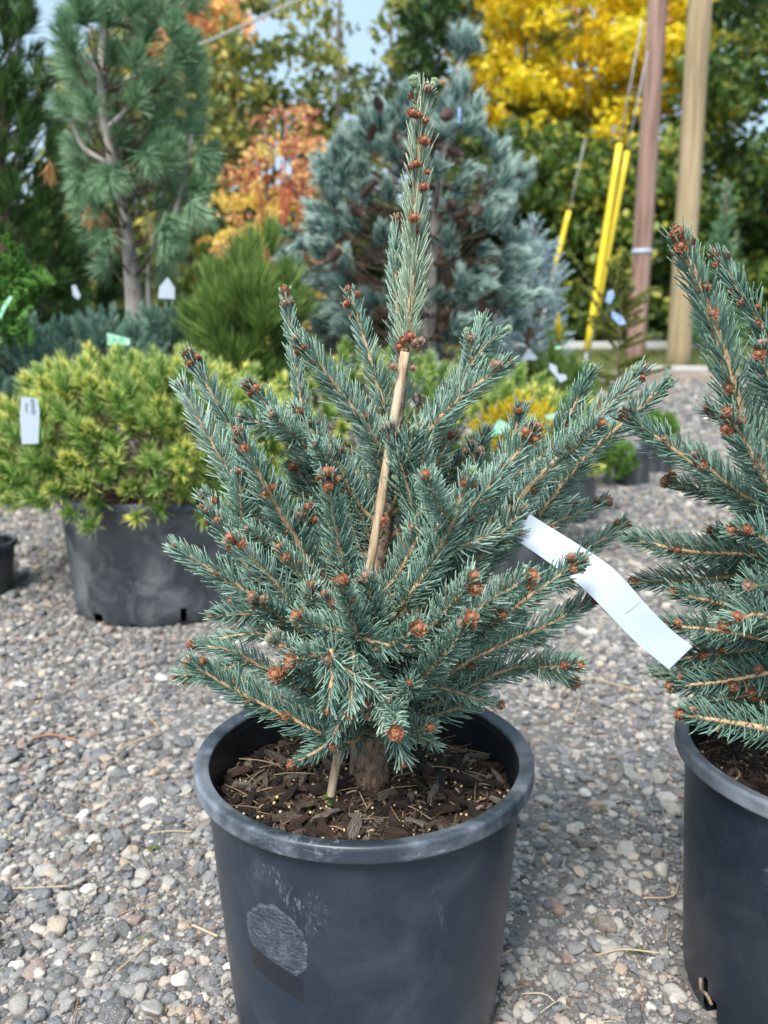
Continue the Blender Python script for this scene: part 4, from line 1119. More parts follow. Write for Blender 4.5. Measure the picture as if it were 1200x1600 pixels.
# --- dark pine at the left edge
b = at(20, 500, 4.0)
dp = plant('black_pine', 'tall dark green pine filling the upper left corner', 'pine', (b.x, 4.0, 0))
T, A = cone_tips((b.x, 4.0, .25), 2.5, lambda t: .50 * (1 - .62 * t) if t > .1 else .4, 520, (10, 75), (.3, 1))
mb = MB(); brush(mb, T, A, 90, .08, .10, (10, 55), .0020, curve=0, up=.25); foliage(dp, mb, 'dark_pine')
mb = MB(); P, _ = spline([(b.x, 4, 0), (b.x, 4, 2.6)], 6); mb.add(*tube(P, np.linspace(.05, .015, 6), 8)); mb.build('trunk', M['twig'], dp)
twigs(dp, [(b.x, 4, max(.2, t[2] - .25)) for t in T[::2]], (T - A * .06)[::2], .008)
# dark conifer gap filler, behind the white pine trunk
b = at(165, 500, 4.7)
dq = plant('dark_conifer', 'low dark conifer in the shade behind the grey-trunked pine', 'conifer', (b.x, 4.7, .1))
T, A = cone_tips((b.x, 4.7, .15), 1.25, lambda t: .50 * (1 - .7 * t), 240, (0, 70), (.2, 1))
mb = MB(); brush(mb, T, A, 80, .09, .09, (15, 60), .002, up=.1); foliage(dq, mb, 'dark_pine')
mb = MB(); P, _ = spline([(b.x, 4.7, 0), (b.x, 4.7, 1.3)], 5); mb.add(*tube(P, .03, 6)); mb.build('trunk', M['twig'], dq)

# --- low blue-green pines, middle left
for (px, py, Y, R, lab) in [(45, 555, 2.85, .17, 'low blue-green pine at the left edge behind the white label'), (150, 560, 2.75, .19, 'low blue-green pine in front of the grey trunk'), (262, 525, 3.0, .15, 'low blue-green pine right of the grey trunk'), (-30, 630, 2.5, .15, 'low dark blue-green pine at the far left, just above the gravel')]:
    c = at(px, py, Y)
    q = plant('dwarf_blue_pine', lab, 'pine', (c.x, Y, max(.1, c.z - .35)), 'low blue-green pines')
    T, A = hemi_tips((c.x, Y, c.z - .02), (R * 1.25, R, R * .85), 150, -.6, (.45, 1.05), 1.1)
    mb = MB(); brush(mb, T, A, 100, .05, .038, (20, 75), .0014, curve=.25, up=.1); foliage(q, mb, 'low_pine')
    twigs(q, [(c.x, Y, c.z - .2)] * 25, (T - A * .04)[:25 * 3:3], .006)
    mb = MB(); P, _ = spline([(c.x, Y, max(0, c.z - .45)), (c.x, Y, c.z)], 5); mb.add(*tube(P, .014, 7)); mb.build('trunk', M['twig'], q)
bq = at(-50, 745, 2.35); pot(bq.x - .05, 2.45, .12, .16, 'small black pot at the left edge of the gravel', 'black nursery pots', M['pot_far'], seg=40, ribs=False)

# --- bright green scale-leaved cypress at left edge
b = at(20, 500, 2.55); cy = plant('green_cypress', 'bright green scaly cypress at the left edge', 'cypress', (b.x - .05, 2.55, .2))
mb = MB(); tips = []
for i in range(150):
    x, y = random.uniform(-60, 75), random.uniform(360, 520)
    if x > np.interp(y, [350, 380, 430, 520], [10, 35, 75, 55]): continue
    tips.append(at(x, y, 2.55 + random.uniform(-.1, .1)))
T = np.array([list(t) for t in tips]); A = norm(rng.normal(0, .5, (len(T), 3)) + np.array([.4, -.2, .8]))
brush(mb, T, A, 150, .05, .016, (25, 55), .0026, up=.1); foliage(cy, mb, 'lime')
mb = MB(); P, _ = spline([(b.x - .13, 2.55, .1), (b.x - .10, 2.55, b.z + .2)], 5); mb.add(*tube(P, .012, 6)); mb.build('trunk', M['twig'], cy)

# --- blue pine with cones, behind the leader
b = at(665, 560, 3.35)
bp = plant('blue_pine', 'dense blue-needled pine hung with dark cones behind the spruce leader', 'pine', (b.x, 3.35, .1))
PRF = lambda t: np.interp(t, [0, .2, .5, .7, .86, 1], [.44, .47, .45, .39, .30, .14])
base = (b.x - .05, 3.35, at(660, 600, 3.35).z); top = at(665, 150, 3.35).z
T, A = cone_tips(base, top - base[2], PRF, 300, (-8, 65), (.66, 1.02))
Tn_ = np.array([list(at(x, y, 3.35 + random.uniform(-.06, .06))) for x, y in [(715, 150), (740, 165), (695, 165), (725, 135), (745, 200), (705, 190), (765, 220), (680, 185), (730, 185), (715, 120)]])
T = np.concatenate([T, Tn_]); A = norm(A + rng.normal(0, .33, A.shape)); A = np.concatenate([A, norm(rng.normal(0, .45, (len(Tn_), 3)) + np.array([0, -.1, .9]))])
mb = MB(); brush(mb, T, A, 150, .04, .082, (8, 70), .0017, curve=.42, up=.04, rings=(0, .4, .75))
tt = at(728, 62, 3.35); Tt = np.array([list(tt + Vector((random.gauss(0, .025), random.gauss(0, .025), random.gauss(-.01, .02)))) for _ in range(12)])
brush(mb, Tt, norm(rng.normal(0, .5, (12, 3)) + np.array([.15, 0, .8])), 130, .04, .085, (12, 60), .0016, curve=.5, rings=(0, .4, .75)); foliage(bp, mb, 'blue_pine')
tr, _ = spline([(b.x, 3.35, 0), (b.x + .02, 3.35, base[2] + .5), at(700, 200, 3.35), at(722, 80, 3.35)], 20)
mb = MB(); mb.add(*tube(tr, np.linspace(.045, .010, 20), 10)); mb.build('trunk', M['greybark'], bp)
st = [tr[np.argmin(np.abs(tr[:, 2] - (t[2] - .1)))] for t in T]; twigs(bp, st, T - norm(A) * .04, .006, 'twig')
def cone_mesh():
    mb = MB(); Vi, Fi = ico(1); mb.add(Vi * np.array([.28, .28, .9]), [Fi])
    for r in range(8):
        zz = -.85 + r * .23; rad = math.sin(math.pi * (r + 1.2) / 9.5) * .62
        for k in range(7):
            a = (k + .5 * (r % 2)) * 2 * math.pi / 7; c_, s_ = math.cos(a), math.sin(a); w = .2
            vs = [(.15 * c_ - w * .5 * s_, .15 * s_ + w * .5 * c_, zz), (.15 * c_ + w * .5 * s_, .15 * s_ - w * .5 * c_, zz), (rad * c_ + w * s_, rad * s_ - w * c_, zz + .2), (rad * c_ - w * s_, rad * s_ + w * c_, zz + .2), (.15 * c_, .15 * s_, zz - .06)]
            mb.add(vs, [np.array([[0, 1, 2, 3]]), np.array([[0, 4, 1]])])
    me = mb.mesh('cone', False); me.materials.append(M['cone']); return me
cmesh = cone_mesh()
for (px, py) in [(592, 165), (575, 295), (640, 245), (697, 180), (712, 238), (705, 322), (580, 210), (675, 235), (560, 330), (610, 470), (520, 400), (745, 330), (660, 420), (700, 440)]:
    o = bpy.data.objects.new('cone', cmesh); COL.objects.link(o); o.parent = bp
    o.location = at(px, py, 3.35 - .50 * (1 - max(0, (330 - py)) / 330 * .5)) - bp.location; o.rotation_euler = (random.gauss(0, .6), random.gauss(0, .6), random.random() * 6); s = random.uniform(.028, .038); o.scale = (s, s, s * 1.1)
mb = MB(); 
br_t, br_a = cone_tips((base[0], 3.35, base[2]), (top - base[2]) * .8, lambda t: .36, 130, (-60, 20), (.3, 1)); brush(mb, br_t, br_a, 40, .05, .05, (20, 70), .0015, curve=.2)
o = mb.build('dead_needles', plain('dead_needle_brown', (.06, .035, .028), .8, (.16, .09, .065), 40), bp); tag(o, kind='stuff')

# --- pale blue spruce right behind it
b = at(828, 560, 4.1); ps = plant('pale_blue_spruce', 'pale silvery-blue spruce right of the coned pine', 'spruce', (b.x, 4.1, .1))
bz = at(815, 600, 4.1).z; T, A = cone_tips((b.x, 4.1, bz), at(810, 330, 4.1).z - bz, lambda t: np.interp(t, [0, .3, .75, 1], [.20, .21, .16, .03]), 330, (0, 50), (.5, 1.0))
mb = MB(); brush(mb, T, A, 90, .075, .018, (25, 75), .0016, up=.1); foliage(ps, mb, 'pale_spruce')
mb = MB(); P, _ = spline([(b.x, 4.1, 0), (b.x, 4.1, at(810, 345, 4.1).z)], 6); mb.add(*tube(P, np.linspace(.03, .008, 6), 8)); mb.build('trunk', M['twig'], ps)
twigs(ps, [(b.x, 4.1, t[2] - .05) for t in T[::3]], (T - A * .05)[::3], .005)

# --- dark mound pine with tags and a candle, right behind
c = at(862, 600, 3.6); mp = plant('mound_pine', 'rounded dark green pine with white tags and one pale candle, right of centre', 'pine', (c.x, 3.6, .3))
T, A = hemi_tips((c.x, 3.6, c.z - .02), (.185, .185, .16), 110, -.6, (.4, 1.0), 1.0); T = np.concatenate([T, [list(at(875, 520, 3.58))]]); A = np.concatenate([A, [[0, 0, 1.]]])
mb = MB(); brush(mb, T, A, 130, .06, .075, (12, 60), .0011, up=.15); foliage(mp, mb, 'green_pine')
mb = MB(); P, _ = spline([(c.x, 3.6, .2), at(873, 545, 3.6)], 5); mb.add(*tube(P, .008, 6)); mb.build('trunk', M['twig'], mp)
mb = MB(); brush(mb, np.array([list(at(874, 515, 3.56)), list(at(872, 500, 3.56))]), np.array([[0, 0, 1.]] * 2), 90, .05, .045, (5, 25), .0012); o = mb.build('candle', M['gold'], mp); tag(o, kind='stuff', label='pale yellow new growth at the top of the mound')
cp = at(890, 700, 3.6); pot(cp.x - .03, 3.6, .16, .31, 'black pot half hidden behind the right branches of the centre spruce', 'black nursery pots', M['pot_far'], seg=48, ribs=False, rb=.15)

# --- gold shrub
c = at(808, 668, 2.7); gs = plant('gold_shrub', 'low golden-yellow shrub glowing behind the right branches of the centre spruce', 'shrub', (c.x, 2.7, .1))
T, A = hemi_tips((c.x, 2.7, c.z - .03), (.17, .14, .14), 190, -.5, (.4, 1.0), 1.0); mb = MB(); brush(mb, T, A, 90, .035, .022, (15, 55), .0012, up=.2); foliage(gs, mb, 'gold')
mb = MB(); P, _ = spline([(c.x, 2.7, .08), (c.x, 2.7, c.z)], 5); mb.add(*tube(P, .01, 6)); mb.build('trunk', M['twig'], gs)
pot(c.x, 2.7, .13, .26, 'black pot under the golden shrub', 'black nursery pots', M['pot_far'], seg=40, ribs=False)

# --- small ball shrubs in pots at right
for (px, py, Y, R, pxp, lab, pl) in [(1030, 668, 4.9, .125, 1030, 'small clipped green ball pine in a pot on the right gravel, the farther one', 'black pot under the farther green ball pine'), (957, 718, 4.5, .15, 990, 'small green ball pine spilling over its pot on the right gravel, the nearer one', 'black pot beside the nearer green ball pine')]:
    c = at(px, py, Y); q = plant('ball_pine', lab, 'shrub', (c.x, Y, .15), 'small green ball pines')
    T, A = hemi_tips((c.x, Y, c.z), (R, R, R * .85), 170, -.8, (.5, .92), .5); mb = MB(); brush(mb, T, A, 90, .03, .03, (15, 60), .0012, up=.15); foliage(q, mb, 'ball')
    mb = MB(); P, _ = spline([(c.x, Y, .1), (c.x, Y, c.z)], 4); mb.add(*tube(P, .01, 6)); mb.build('trunk', M['twig'], q)
    pc = at(pxp, py + 10, Y); pot(pc.x, Y + .02, .105, .19, pl, 'black nursery pots', M['pot_far'], seg=40, ribs=False, rb=.09)

# --- slender olive spruce with blue tag
c = at(965, 600, 5.1); ss = plant('slender_spruce', 'thin olive-green young spruce with a blue tag, in front of the yellow wire guards', 'spruce', (c.x, 5.1, .1))
bz = at(965, 640, 5.1).z; tz = at(968, 400, 5.1).z
mb = MB(); P, _ = spline([(c.x, 5.1, .05), (c.x, 5.1, bz + .2), (c.x - .005, 5.1, tz)], 10); mb.add(*tube(P, np.linspace(.014, .004, 10), 7)); mb.build('trunk', M['twig'], ss)
TT, AA = [], []
for i in range(46):
    t = random.random(); z = bz + (tz - bz) * t * .93; a = random.random() * 6.28; L = .33 * (1 - t) ** .9 + .04; L *= random.uniform(.7, 1.1)
    st = Vector((c.x, 5.1, z)); d = Vector((math.cos(a), math.sin(a), .15 + .5 * t)).normalized(); tip = st + d * L
    mbb = MB(); P, _ = spline([st, (st + tip) / 2 - Vector((0, 0, .01)), tip], 6); mbb.add(*tube(P, np.linspace(.003, .0012, 6), 5)); mbb.build('branch', M['twig'], ss)
    for k in range(int(L / .027)): TT.append(list(st + d * (L * (k + 1) / int(L / .027)))); AA.append(list(d))
for (x0, y0, x1, y1) in [(965, 500, 890, 395), (965, 480, 1022, 450), (965, 520, 905, 440), (965, 470, 950, 410), (966, 450, 975, 392), (960, 540, 873, 462)]:
    a, b2 = at(x0, y0, 5.1), at(x1, y1, 5.05)
    mbb = MB(); P, _ = spline([a, (a + b2) / 2 - Vector((0, 0, .01)), b2], 8); mbb.add(*tube(P, np.linspace(.004, .002, 8), 5)); mbb.build('branch', M['twig'], ss)
    for k in range(10): TT.append(list(a.lerp(b2, (k + 1) / 10))); AA.append(list((b2 - a).normalized()))
mb = MB(); brush(mb, np.array(TT), np.array(AA), 60, .028, .024, (25, 65), .002); foliage(ss, mb, 'olive')

# ------------------------------------------------------------------ broad-leaved trees and woods
def leafmat(name, cols, trans=.35, rough=.5):
    m, nt, b = mat(name); n = len(cols)
    c = ramp(nt, attr(nt, 'rnd'), [(i / max(1, n - 1), q) for i, q in enumerate(cols)])
    setc(nt, b, c); b.inputs['Roughness'].default_value = rough
    t = N(nt, 'ShaderNodeBsdfTranslucent'); nt.links.new(c, t.inputs[0]); x = N(nt, 'ShaderNodeMixShader'); x.inputs[0].default_value = trans
    nt.links.new(b.outputs[0], x.inputs[1]); nt.links.new(t.outputs[0], x.inputs[2]); nt.links.new(x.outputs[0], nt.nodes['Material Output'].inputs[0])
    return m
LM = {
 'yellow': leafmat('yellow_leaves', [(.30, .24, .01), (.75, .52, .015), (.95, .76, .03), (.95, .86, .07), (.48, .52, .04)], .5),  # brighter than natural yellow: the sunlight on this tree is put into the colour
 'gold_orange': leafmat('gold_orange_leaves', [(.35, .14, .02), (.75, .40, .05), (.88, .62, .08), (.70, .25, .03)], .4),
 'orange': leafmat('orange_leaves', [(.70, .30, .12), (.85, .42, .18), (.80, .55, .12)]),
 'green': leafmat('green_leaves', [(.022, .05, .012), (.06, .12, .025), (.14, .24, .045), (.46, .44, .06)]),
 'dark': leafmat('dark_leaves', [(.015, .035, .012), (.04, .09, .022), (.10, .18, .04)]),
 'olive': leafmat('olive_leaves', [(.05, .08, .02), (.12, .17, .04), (.26, .29, .07), (.55, .45, .08)]),
 'maple': leafmat('maple_leaves', [(.18, .05, .04), (.40, .13, .08), (.66, .32, .13), (.80, .54, .20), (.45, .15, .10)]),
 'maple_gold': leafmat('maple_leaves_gold', [(.50, .24, .06), (.78, .52, .10), (.88, .68, .16), (.80, .74, .24)]),
}
M['bark_far'] = wood_mat('far_bark', [(.05, .045, .04), (.14, .12, .10), (.22, .20, .17)], 8, (1, 1, .3), .9, .5, .02)
def leaves(mb, C, n_per, rad, size, flat=.55):
    k = len(C); n = k * n_per; idx = np.repeat(np.arange(k), n_per)
    D = norm(rng.normal(0, 1, (n, 3))) * (rng.random(n) ** .5)[:, None]
    P = C[idx] + D * rad * np.array([1, 1, flat])
    a = norm(rng.normal(0, 1, (n, 3)) + np.array([0, 0, -.25])); b_ = norm(np.cross(a, rng.normal(0, 1, (n, 3))))
    s = size * (.6 + .7 * rng.random(n))[:, None]
    nn = np.cross(a, b_)
    V = np.stack([P - a * s, P + b_ * s * .62 - nn * s * .12, P + a * s, P - b_ * s * .62 - nn * s * .12], 1).reshape(-1, 3)
    i = np.arange(n)[:, None] * 4
    f = np.concatenate([i + np.array([[0, 1, 2]]), i + np.array([[0, 2, 3]])])
    rnd = np.clip(.5 + rng.normal(0, .2, n) + (rng.random(k)[idx] - .5) * .6, 0, 1)
    mb.add(V, [f], rnd=np.repeat(rnd, 4))

def tree(name, label, cat, px, Y, trunk_r, boxes, lm, group=None, size=.09, trunk=True, bark='bark_far', z0=None, topz=None, lean=0, nlimb=5):
    """boxes: list of (px0, py0, px1, py1, clumps, leaves_per_clump, clump_radius, depth_half)"""
    x = (px - 600) / F * Y / CP; z = gz(x, Y) if z0 is None else z0
    root = plant(name, label, cat, (x, Y, z), group)
    C = []; mb = MB()
    for (x0, y0, x1, y1, nc, nl, cr, dh) in boxes:
        cc = []
        for i in range(nc):
            # superellipse fill
            while True:
                u, v = random.uniform(-1, 1), random.uniform(-1, 1)
                if abs(u) ** 2.4 + abs(v) ** 2.4 <= 1: break
            Yc = Y + random.uniform(-dh, dh); cc.append(list(at((x0 + x1) / 2 + u * (x1 - x0) / 2, (y0 + y1) / 2 + v * (y1 - y0) / 2, Yc)))
        cc = np.array(cc); leaves(mb, cc, nl, cr, size); C += cc.tolist()
    o = mb.build('crown', LM[lm], root, False); tag(o, kind='stuff')
    C = np.array(C)
    if trunk:
        tz = topz or C[:, 2].max() * .95
        P, _ = spline([(x, Y, z - .2), (x + lean * .5, Y, (z + tz) / 2), (x + lean, Y, tz)], 14)
        m2 = MB(); m2.add(*tube(P, np.linspace(trunk_r, trunk_r * .25, 14), 9)); m2.build('trunk', M[bark], root)
        for k in range(nlimb):
            t = C[random.randrange(len(C))]; s = P[min(13, max(2, int(13 * (t[2] - z) / (tz - z) * .7)))]
            Q, _ = spline([s, (np.array(s) + t) / 2 + np.array([0, 0, .1]), t], 8); m3 = MB(); m3.add(*tube(Q, np.linspace(trunk_r * .35, trunk_r * .1, 8), 6)); m3.build('limb', M[bark], root)
    return root
random.seed(77)
# Japanese maple
mroot = tree('japanese_maple', 'orange and gold maple with red stems between the left pines and the coned pine', 'maple', 430, 6.2, .03,
     [(385, 165, 500, 270, 12, 26, .12, .5), (355, 215, 525, 340, 26, 28, .13, .6), (340, 290, 530, 430, 24, 28, .13, .6)], 'maple', size=.026, nlimb=0)
mb = MB(); C_ = []
for (x0, y0, x1, y1, k_) in [(350, 290, 500, 440, 44), (345, 420, 500, 570, 44)]:
    for _ in range(k_): C_.append(list(at(random.gauss((x0 + x1) / 2, (x1 - x0) * .27), random.gauss((y0 + y1) / 2, (y1 - y0) * .30), 6.2 + random.uniform(-.5, .5))))
leaves(mb, np.array(C_), 34, .13, .028); o = mb.build('lower_crown', LM['maple_gold'], mroot, False); tag(o, 'golden lower leaves', kind='stuff')
M['redstem'] = plain('red_stem', (.38, .06, .04), .5, (.28, .05, .04), 30)
for (a0, a1, b0, b1) in [(436, 540, 440, 250), (440, 520, 447, 180), (430, 500, 400, 260), (440, 480, 480, 260), (445, 420, 500, 330), (435, 440, 375, 350), (442, 380, 465, 210)]:
    P, _ = spline([at(a0, a1, 5.9), at((a0 + b0) / 2, (a1 + b1) / 2, 5.88), at(b0, b1, 5.9)], 8); m_ = MB(); m_.add(*tube(P, np.linspace(.014, .006, 8), 6)); m_.build('limb', M['redstem'], mroot)

# far trees
tree('yellow_maple', 'brilliant yellow autumn tree behind the utility poles', 'tree', 880, 22, .25, [(690, -90, 1090, 230, 160, 80, .55, 3), (620, -60, 800, 60, 30, 70, .55, 3), (740, 130, 960, 290, 46, 60, .5, 2), (980, -40, 1090, 150, 34, 80, .5, 2), (1080, 40, 1190, 190, 9, 45, .4, 1), (820, 180, 1000, 320, 16, 45, .4, 2)], 'yellow', 'autumn trees', size=.11)
tree('gold_tree', 'orange-gold autumn tree low behind the yellow one', 'tree', 820, 24, .2, [(690, 100, 900, 280, 44, 50, .6, 2), (930, 150, 1000, 280, 16, 40, .6, 2), (760, -20, 1060, 150, 34, 45, .6, 3)], 'gold_orange', 'autumn trees', size=.12)
tree('orange_tree', 'salmon-orange autumn tree behind the tall left pine', 'tree', 320, 20, .15, [(200, -60, 370, 150, 50, 45, .7, 2), (300, 100, 370, 260, 18, 40, .6, 2)], 'orange', 'autumn trees', size=.13)
tree('thin_tree', 'thin-trunked open tree against the sky above the red maple', 'tree', 530, 16, .13, [(350, -40, 520, 230, 52, 36, .42, 1.5), (500, -40, 640, 200, 14, 30, .4, 1.5), (290, 60, 420, 330, 34, 36, .42, 1.5), (480, 200, 640, 330, 26, 45, .45, 1.5)], 'olive', 'woods trees', size=.085, lean=.1)
tree('screen_tree', 'pale olive tree behind the orange maple', 'tree', 440, 18, .1, [(330, 170, 560, 430, 60, 50, .5, 1)], 'olive', 'woods trees', size=.09)
tree('sparse_green_tree', 'sparse dark green tree right of the thin trunk', 'tree', 610, 18, .12, [(550, 70, 720, 230, 28, 42, .42, 1.5), (620, -10, 740, 120, 18, 75, .5, 1.5)], 'dark', 'woods trees', size=.10)
tree('left_oak', 'green tree glimpsed behind the tall left pine', 'tree', 190, 17, .2, [(90, 60, 330, 520, 95, 75, .8, 2)], 'olive', 'woods trees', size=.13)
tree('mixed_tree', 'thin green tree standing just in front of the yellow one', 'tree', 800, 20.5, .16, [(690, 20, 1000, 330, 46, 60, .5, 1)], 'olive', 'woods trees', size=.10)
tree('right_tree', 'big dark green tree right of the utility poles', 'tree', 1170, 20, .3, [(1080, -80, 1300, 300, 80, 85, .7, 3), (1090, 250, 1300, 540, 85, 110, .8, 2), (1050, 20, 1110, 540, 24, 100, .7, 2)], 'green', 'woods trees', size=.105)
tree('green_tree', 'leafy green tree between the yellow tree and the ground, centre right', 'tree', 930, 19, .25, [(850, 210, 1080, 430, 80, 110, .7, 2), (850, 350, 1060, 560, 50, 90, .7, 2), (700, 200, 900, 330, 40, 90, .6, 2)], 'green', 'woods trees', size=.105)
tree('dark_tree', 'dark leafy tree low behind the coned blue pine', 'tree', 760, 21, .25, [(640, 250, 900, 560, 85, 120, .85, 2), (360, 300, 660, 570, 80, 90, .95, 2)], 'dark', 'woods trees', size=.12)
# far-off wood as one mass
mb = MB(); C = []
for i in range(430):
    x = random.uniform(-32, 36); Y = random.uniform(34, 44); z = gz(x, Y) + random.uniform(0, 4.6 + 1.6 * noise.noise(Vector((x * .12, 0, 0)))); C.append((x, Y, z))
leaves(mb, np.array(C), 60, 1.7, .34, .7); o = mb.build('far_wood', LM['dark'], None, False); tag(o, 'dark mass of far-off wood behind the yard', kind='stuff')

# small conifer near the far right
c = at(1128, 400, 13); q = plant('young_conifer', 'small narrow conifer standing right of the utility poles', 'conifer', (c.x, 13, gz(0, 13)))
z1 = at(1128, 280, 13).z; z0 = gz(0, 13); T, A = cone_tips((c.x, 13, z0 + .2), z1 - z0 - .2, lambda t: .55 * (1 - t) + .04, 170, (0, 60), (.3, 1)); mb = MB(); brush(mb, T, A, 40, .3, .12, (25, 60), .008); foliage(q, mb, 'white_pine')
mb = MB(); P, _ = spline([(c.x, 13, z0), (c.x, 13, z1)], 5); mb.add(*tube(P, np.linspace(.06, .02, 5), 6)); mb.build('trunk', M['twig'], q)

# ------------------------------------------------------------------ poles, guys, edging
M['pole_red'] = wood_mat('pole_wood_red', [(.09, .05, .04), (.27, .17, .14), (.40, .29, .25)], 26, (1, 1, .03), .85, .6, .01)
M['pole_tan'] = wood_mat('pole_wood_tan', [(.10, .075, .04), (.31, .24, .14), (.44, .37, .25)], 26, (1, 1, .03), .85, .6, .01)
def pole(px0, py0, px1, py1, Y, r0, r1, m, label):
    a, b = at(px0, py0, Y), at(px1, py1, Y); d = (b - a).normalized(); g = a - d * ((a.z - gz(a.x, Y) + .3) / d.z); top = a + d * 7.5
    root = empty('utility_pole', (g.x, g.y, gz(a.x, Y))); tag(root, label, 'utility pole', 'utility poles')
    P, _ = spline([g, (g + top) / 2, top], 16); V, f = tube(P, np.linspace(r0, r1, 16), 24); o = link('shaft', mesh_np('shaft', V, f), M[m]); wparent(o, root); return root, a, d
pr, a, d = pole(996, 510, 1028, 0, 12, .135, .115, 'pole_red', 'reddish-brown wooden utility pole, the left of two')
w = at(1003, 394, 12); P = np.array([list(w - d * .035), list(w + d * .035)]); mb = MB(); mb.add(*tube(P, .138, 20)); mb.build('band', M['tag'], pr)
pole(1060, 562, 1094, 0, 11.2, .150, .135, 'pole_tan', 'pale tan wooden utility pole, the right of two')
M['yellow'] = plain('yellow_plastic', (.80, .62, .03), .4, (.74, .56, .03), 5); M['steel'] = plain('galvanised', (.32, .33, .34), .45)
def guy(px0, py0, px1, py1, cx, cy, Y, r, label):
    a, b, t = at(px0, py0, Y), at(px1, py1, Y), at(cx, cy, Y)
    d = (b - a).normalized(); g = a - d * max(0, (a.z - gz(a.x, Y)) / d.z)
    root = empty('guy_wire', tuple(g)); tag(root, label, 'guy wire', 'yellow-sleeved guy wires')
    P, _ = spline([a, (a + b) / 2, b], 8); mb = MB(); mb.add(*tube(P, r, 12)); mb.build('guard', M['yellow'], root)
    mb = MB(); mb.add(*tube(np.array([list(g), list(a)]), r * .5, 6)); mb.build('anchor_rod', M['steel'], root)
    mb = MB(); mb.add(*tube(np.array([list(b), list(t)]), .009, 6)); mb.build('cable', M['steel'], root)
guy(917, 548, 968, 225, 1004, 30, 10.2, .038, 'steel guy wire with the tallest yellow guard')
guy(930, 500, 980, 237, 1012, 80, 10.3, .034, 'steel guy wire with a yellow guard, right beside the tallest')
guy(862, 440, 889, 330, 915, 215, 11.5, .034, 'steel guy wire with a short yellow guard, standing alone left of the pair')
a, b = at(296, 78, 14), at(480, -6, 14); mb = MB(); P, _ = spline([a + (a - b) * 1.2, a, b, b + (b - a) * 1.5], 12); mb.add(*tube(P, .018, 6)); o = mb.build('overhead_cable', M['steel']); tag(o, 'grey overhead cable crossing the sky at upper left', 'cable')

def box(name, c, s, m, rz=0, label=None, cat=None, group=None, bev=.0):
    x, y, z = s[0] / 2, s[1] / 2, s[2] / 2; e = min(s) * .12
    V = []
    for zz, k in ((-z, 0), (-z + e, 1), (z - e, 1), (z, 0)):
        i = 0 if k else e
        for sx, sy in ((-1, -1), (1, -1), (1, 1), (-1, 1)): V.append((sx * (x - i), sy * (y - i), zz))
    q = [(3, 2, 1, 0), (12, 13, 14, 15)]
    for r in range(3):
        for k in range(4): q.append((r * 4 + k, r * 4 + (k + 1) % 4, r * 4 + 4 + (k + 1) % 4, r * 4 + 4 + k))
    o = link(name, mesh_np(name, V, [np.array(q)], smooth=False), m); o.location = c; o.rotation_euler = (0, 0, rz); tag(o, label, cat, group); return o
tm = wood_mat('timber', [(.14, .10, .075), (.26, .20, .16), (.36, .31, .27)], 10, (.2, 1, 1), .85)
c = at(1050, 592, 9.6); box('timber_edging', (c.x, 9.6, c.z), (1.1, .14, .13), tm, .06, 'brown timber beam edging the gravel in front of the poles', 'timber')
c = at(1045, 574, 10.3); box('stone_slab', (c.x, 10.3, c.z - .02), (.75, .5, .07), plain('slab', (.40, .39, .37), .8, (.52, .51, .48), 6), .1, 'pale flat slab lying behind the timber edging', 'slab')
c = at(960, 540, 13.5); box('kerb', (c.x, 13.5, c.z), (3.6, .25, .12), plain('kerb', (.42, .42, .40), .8, (.5, .5, .48), 5), 0, 'pale kerb running behind the yellow wire guards', 'kerb')

# grass on the bank
n = 26000; gx = rng.uniform(-3, 9, n); gy = rng.uniform(10.8, 16, n); gzz = np.array([gz(0, q) for q in gy])
k = ~((np.abs(gx - at(1045, 574, 10.3).x) < .45) & (gy < 10.9)); gx, gy, gzz = gx[k], gy[k], gzz[k]; n = len(gx)
V, f, T_, I = needles(np.stack([gx, gy, gzz], 1), norm(np.stack([rng.normal(0, .4, n), rng.normal(0, .4, n), np.ones(n)], 1)), rng.uniform(.04, .11, n), np.full(n, .006), rng.normal(0, .2, (n, 3)), flat=True, rings=(0,), prof=(1,))
mb = MB(); mb.add(V, f, rnd=rng.random(n)[I]); o = mb.build('grass', leafmat('grass', [(.07, .11, .02), (.16, .20, .05), (.34, .32, .14)]), None); tag(o, 'short dry green grass on the bank by the poles', kind='stuff')

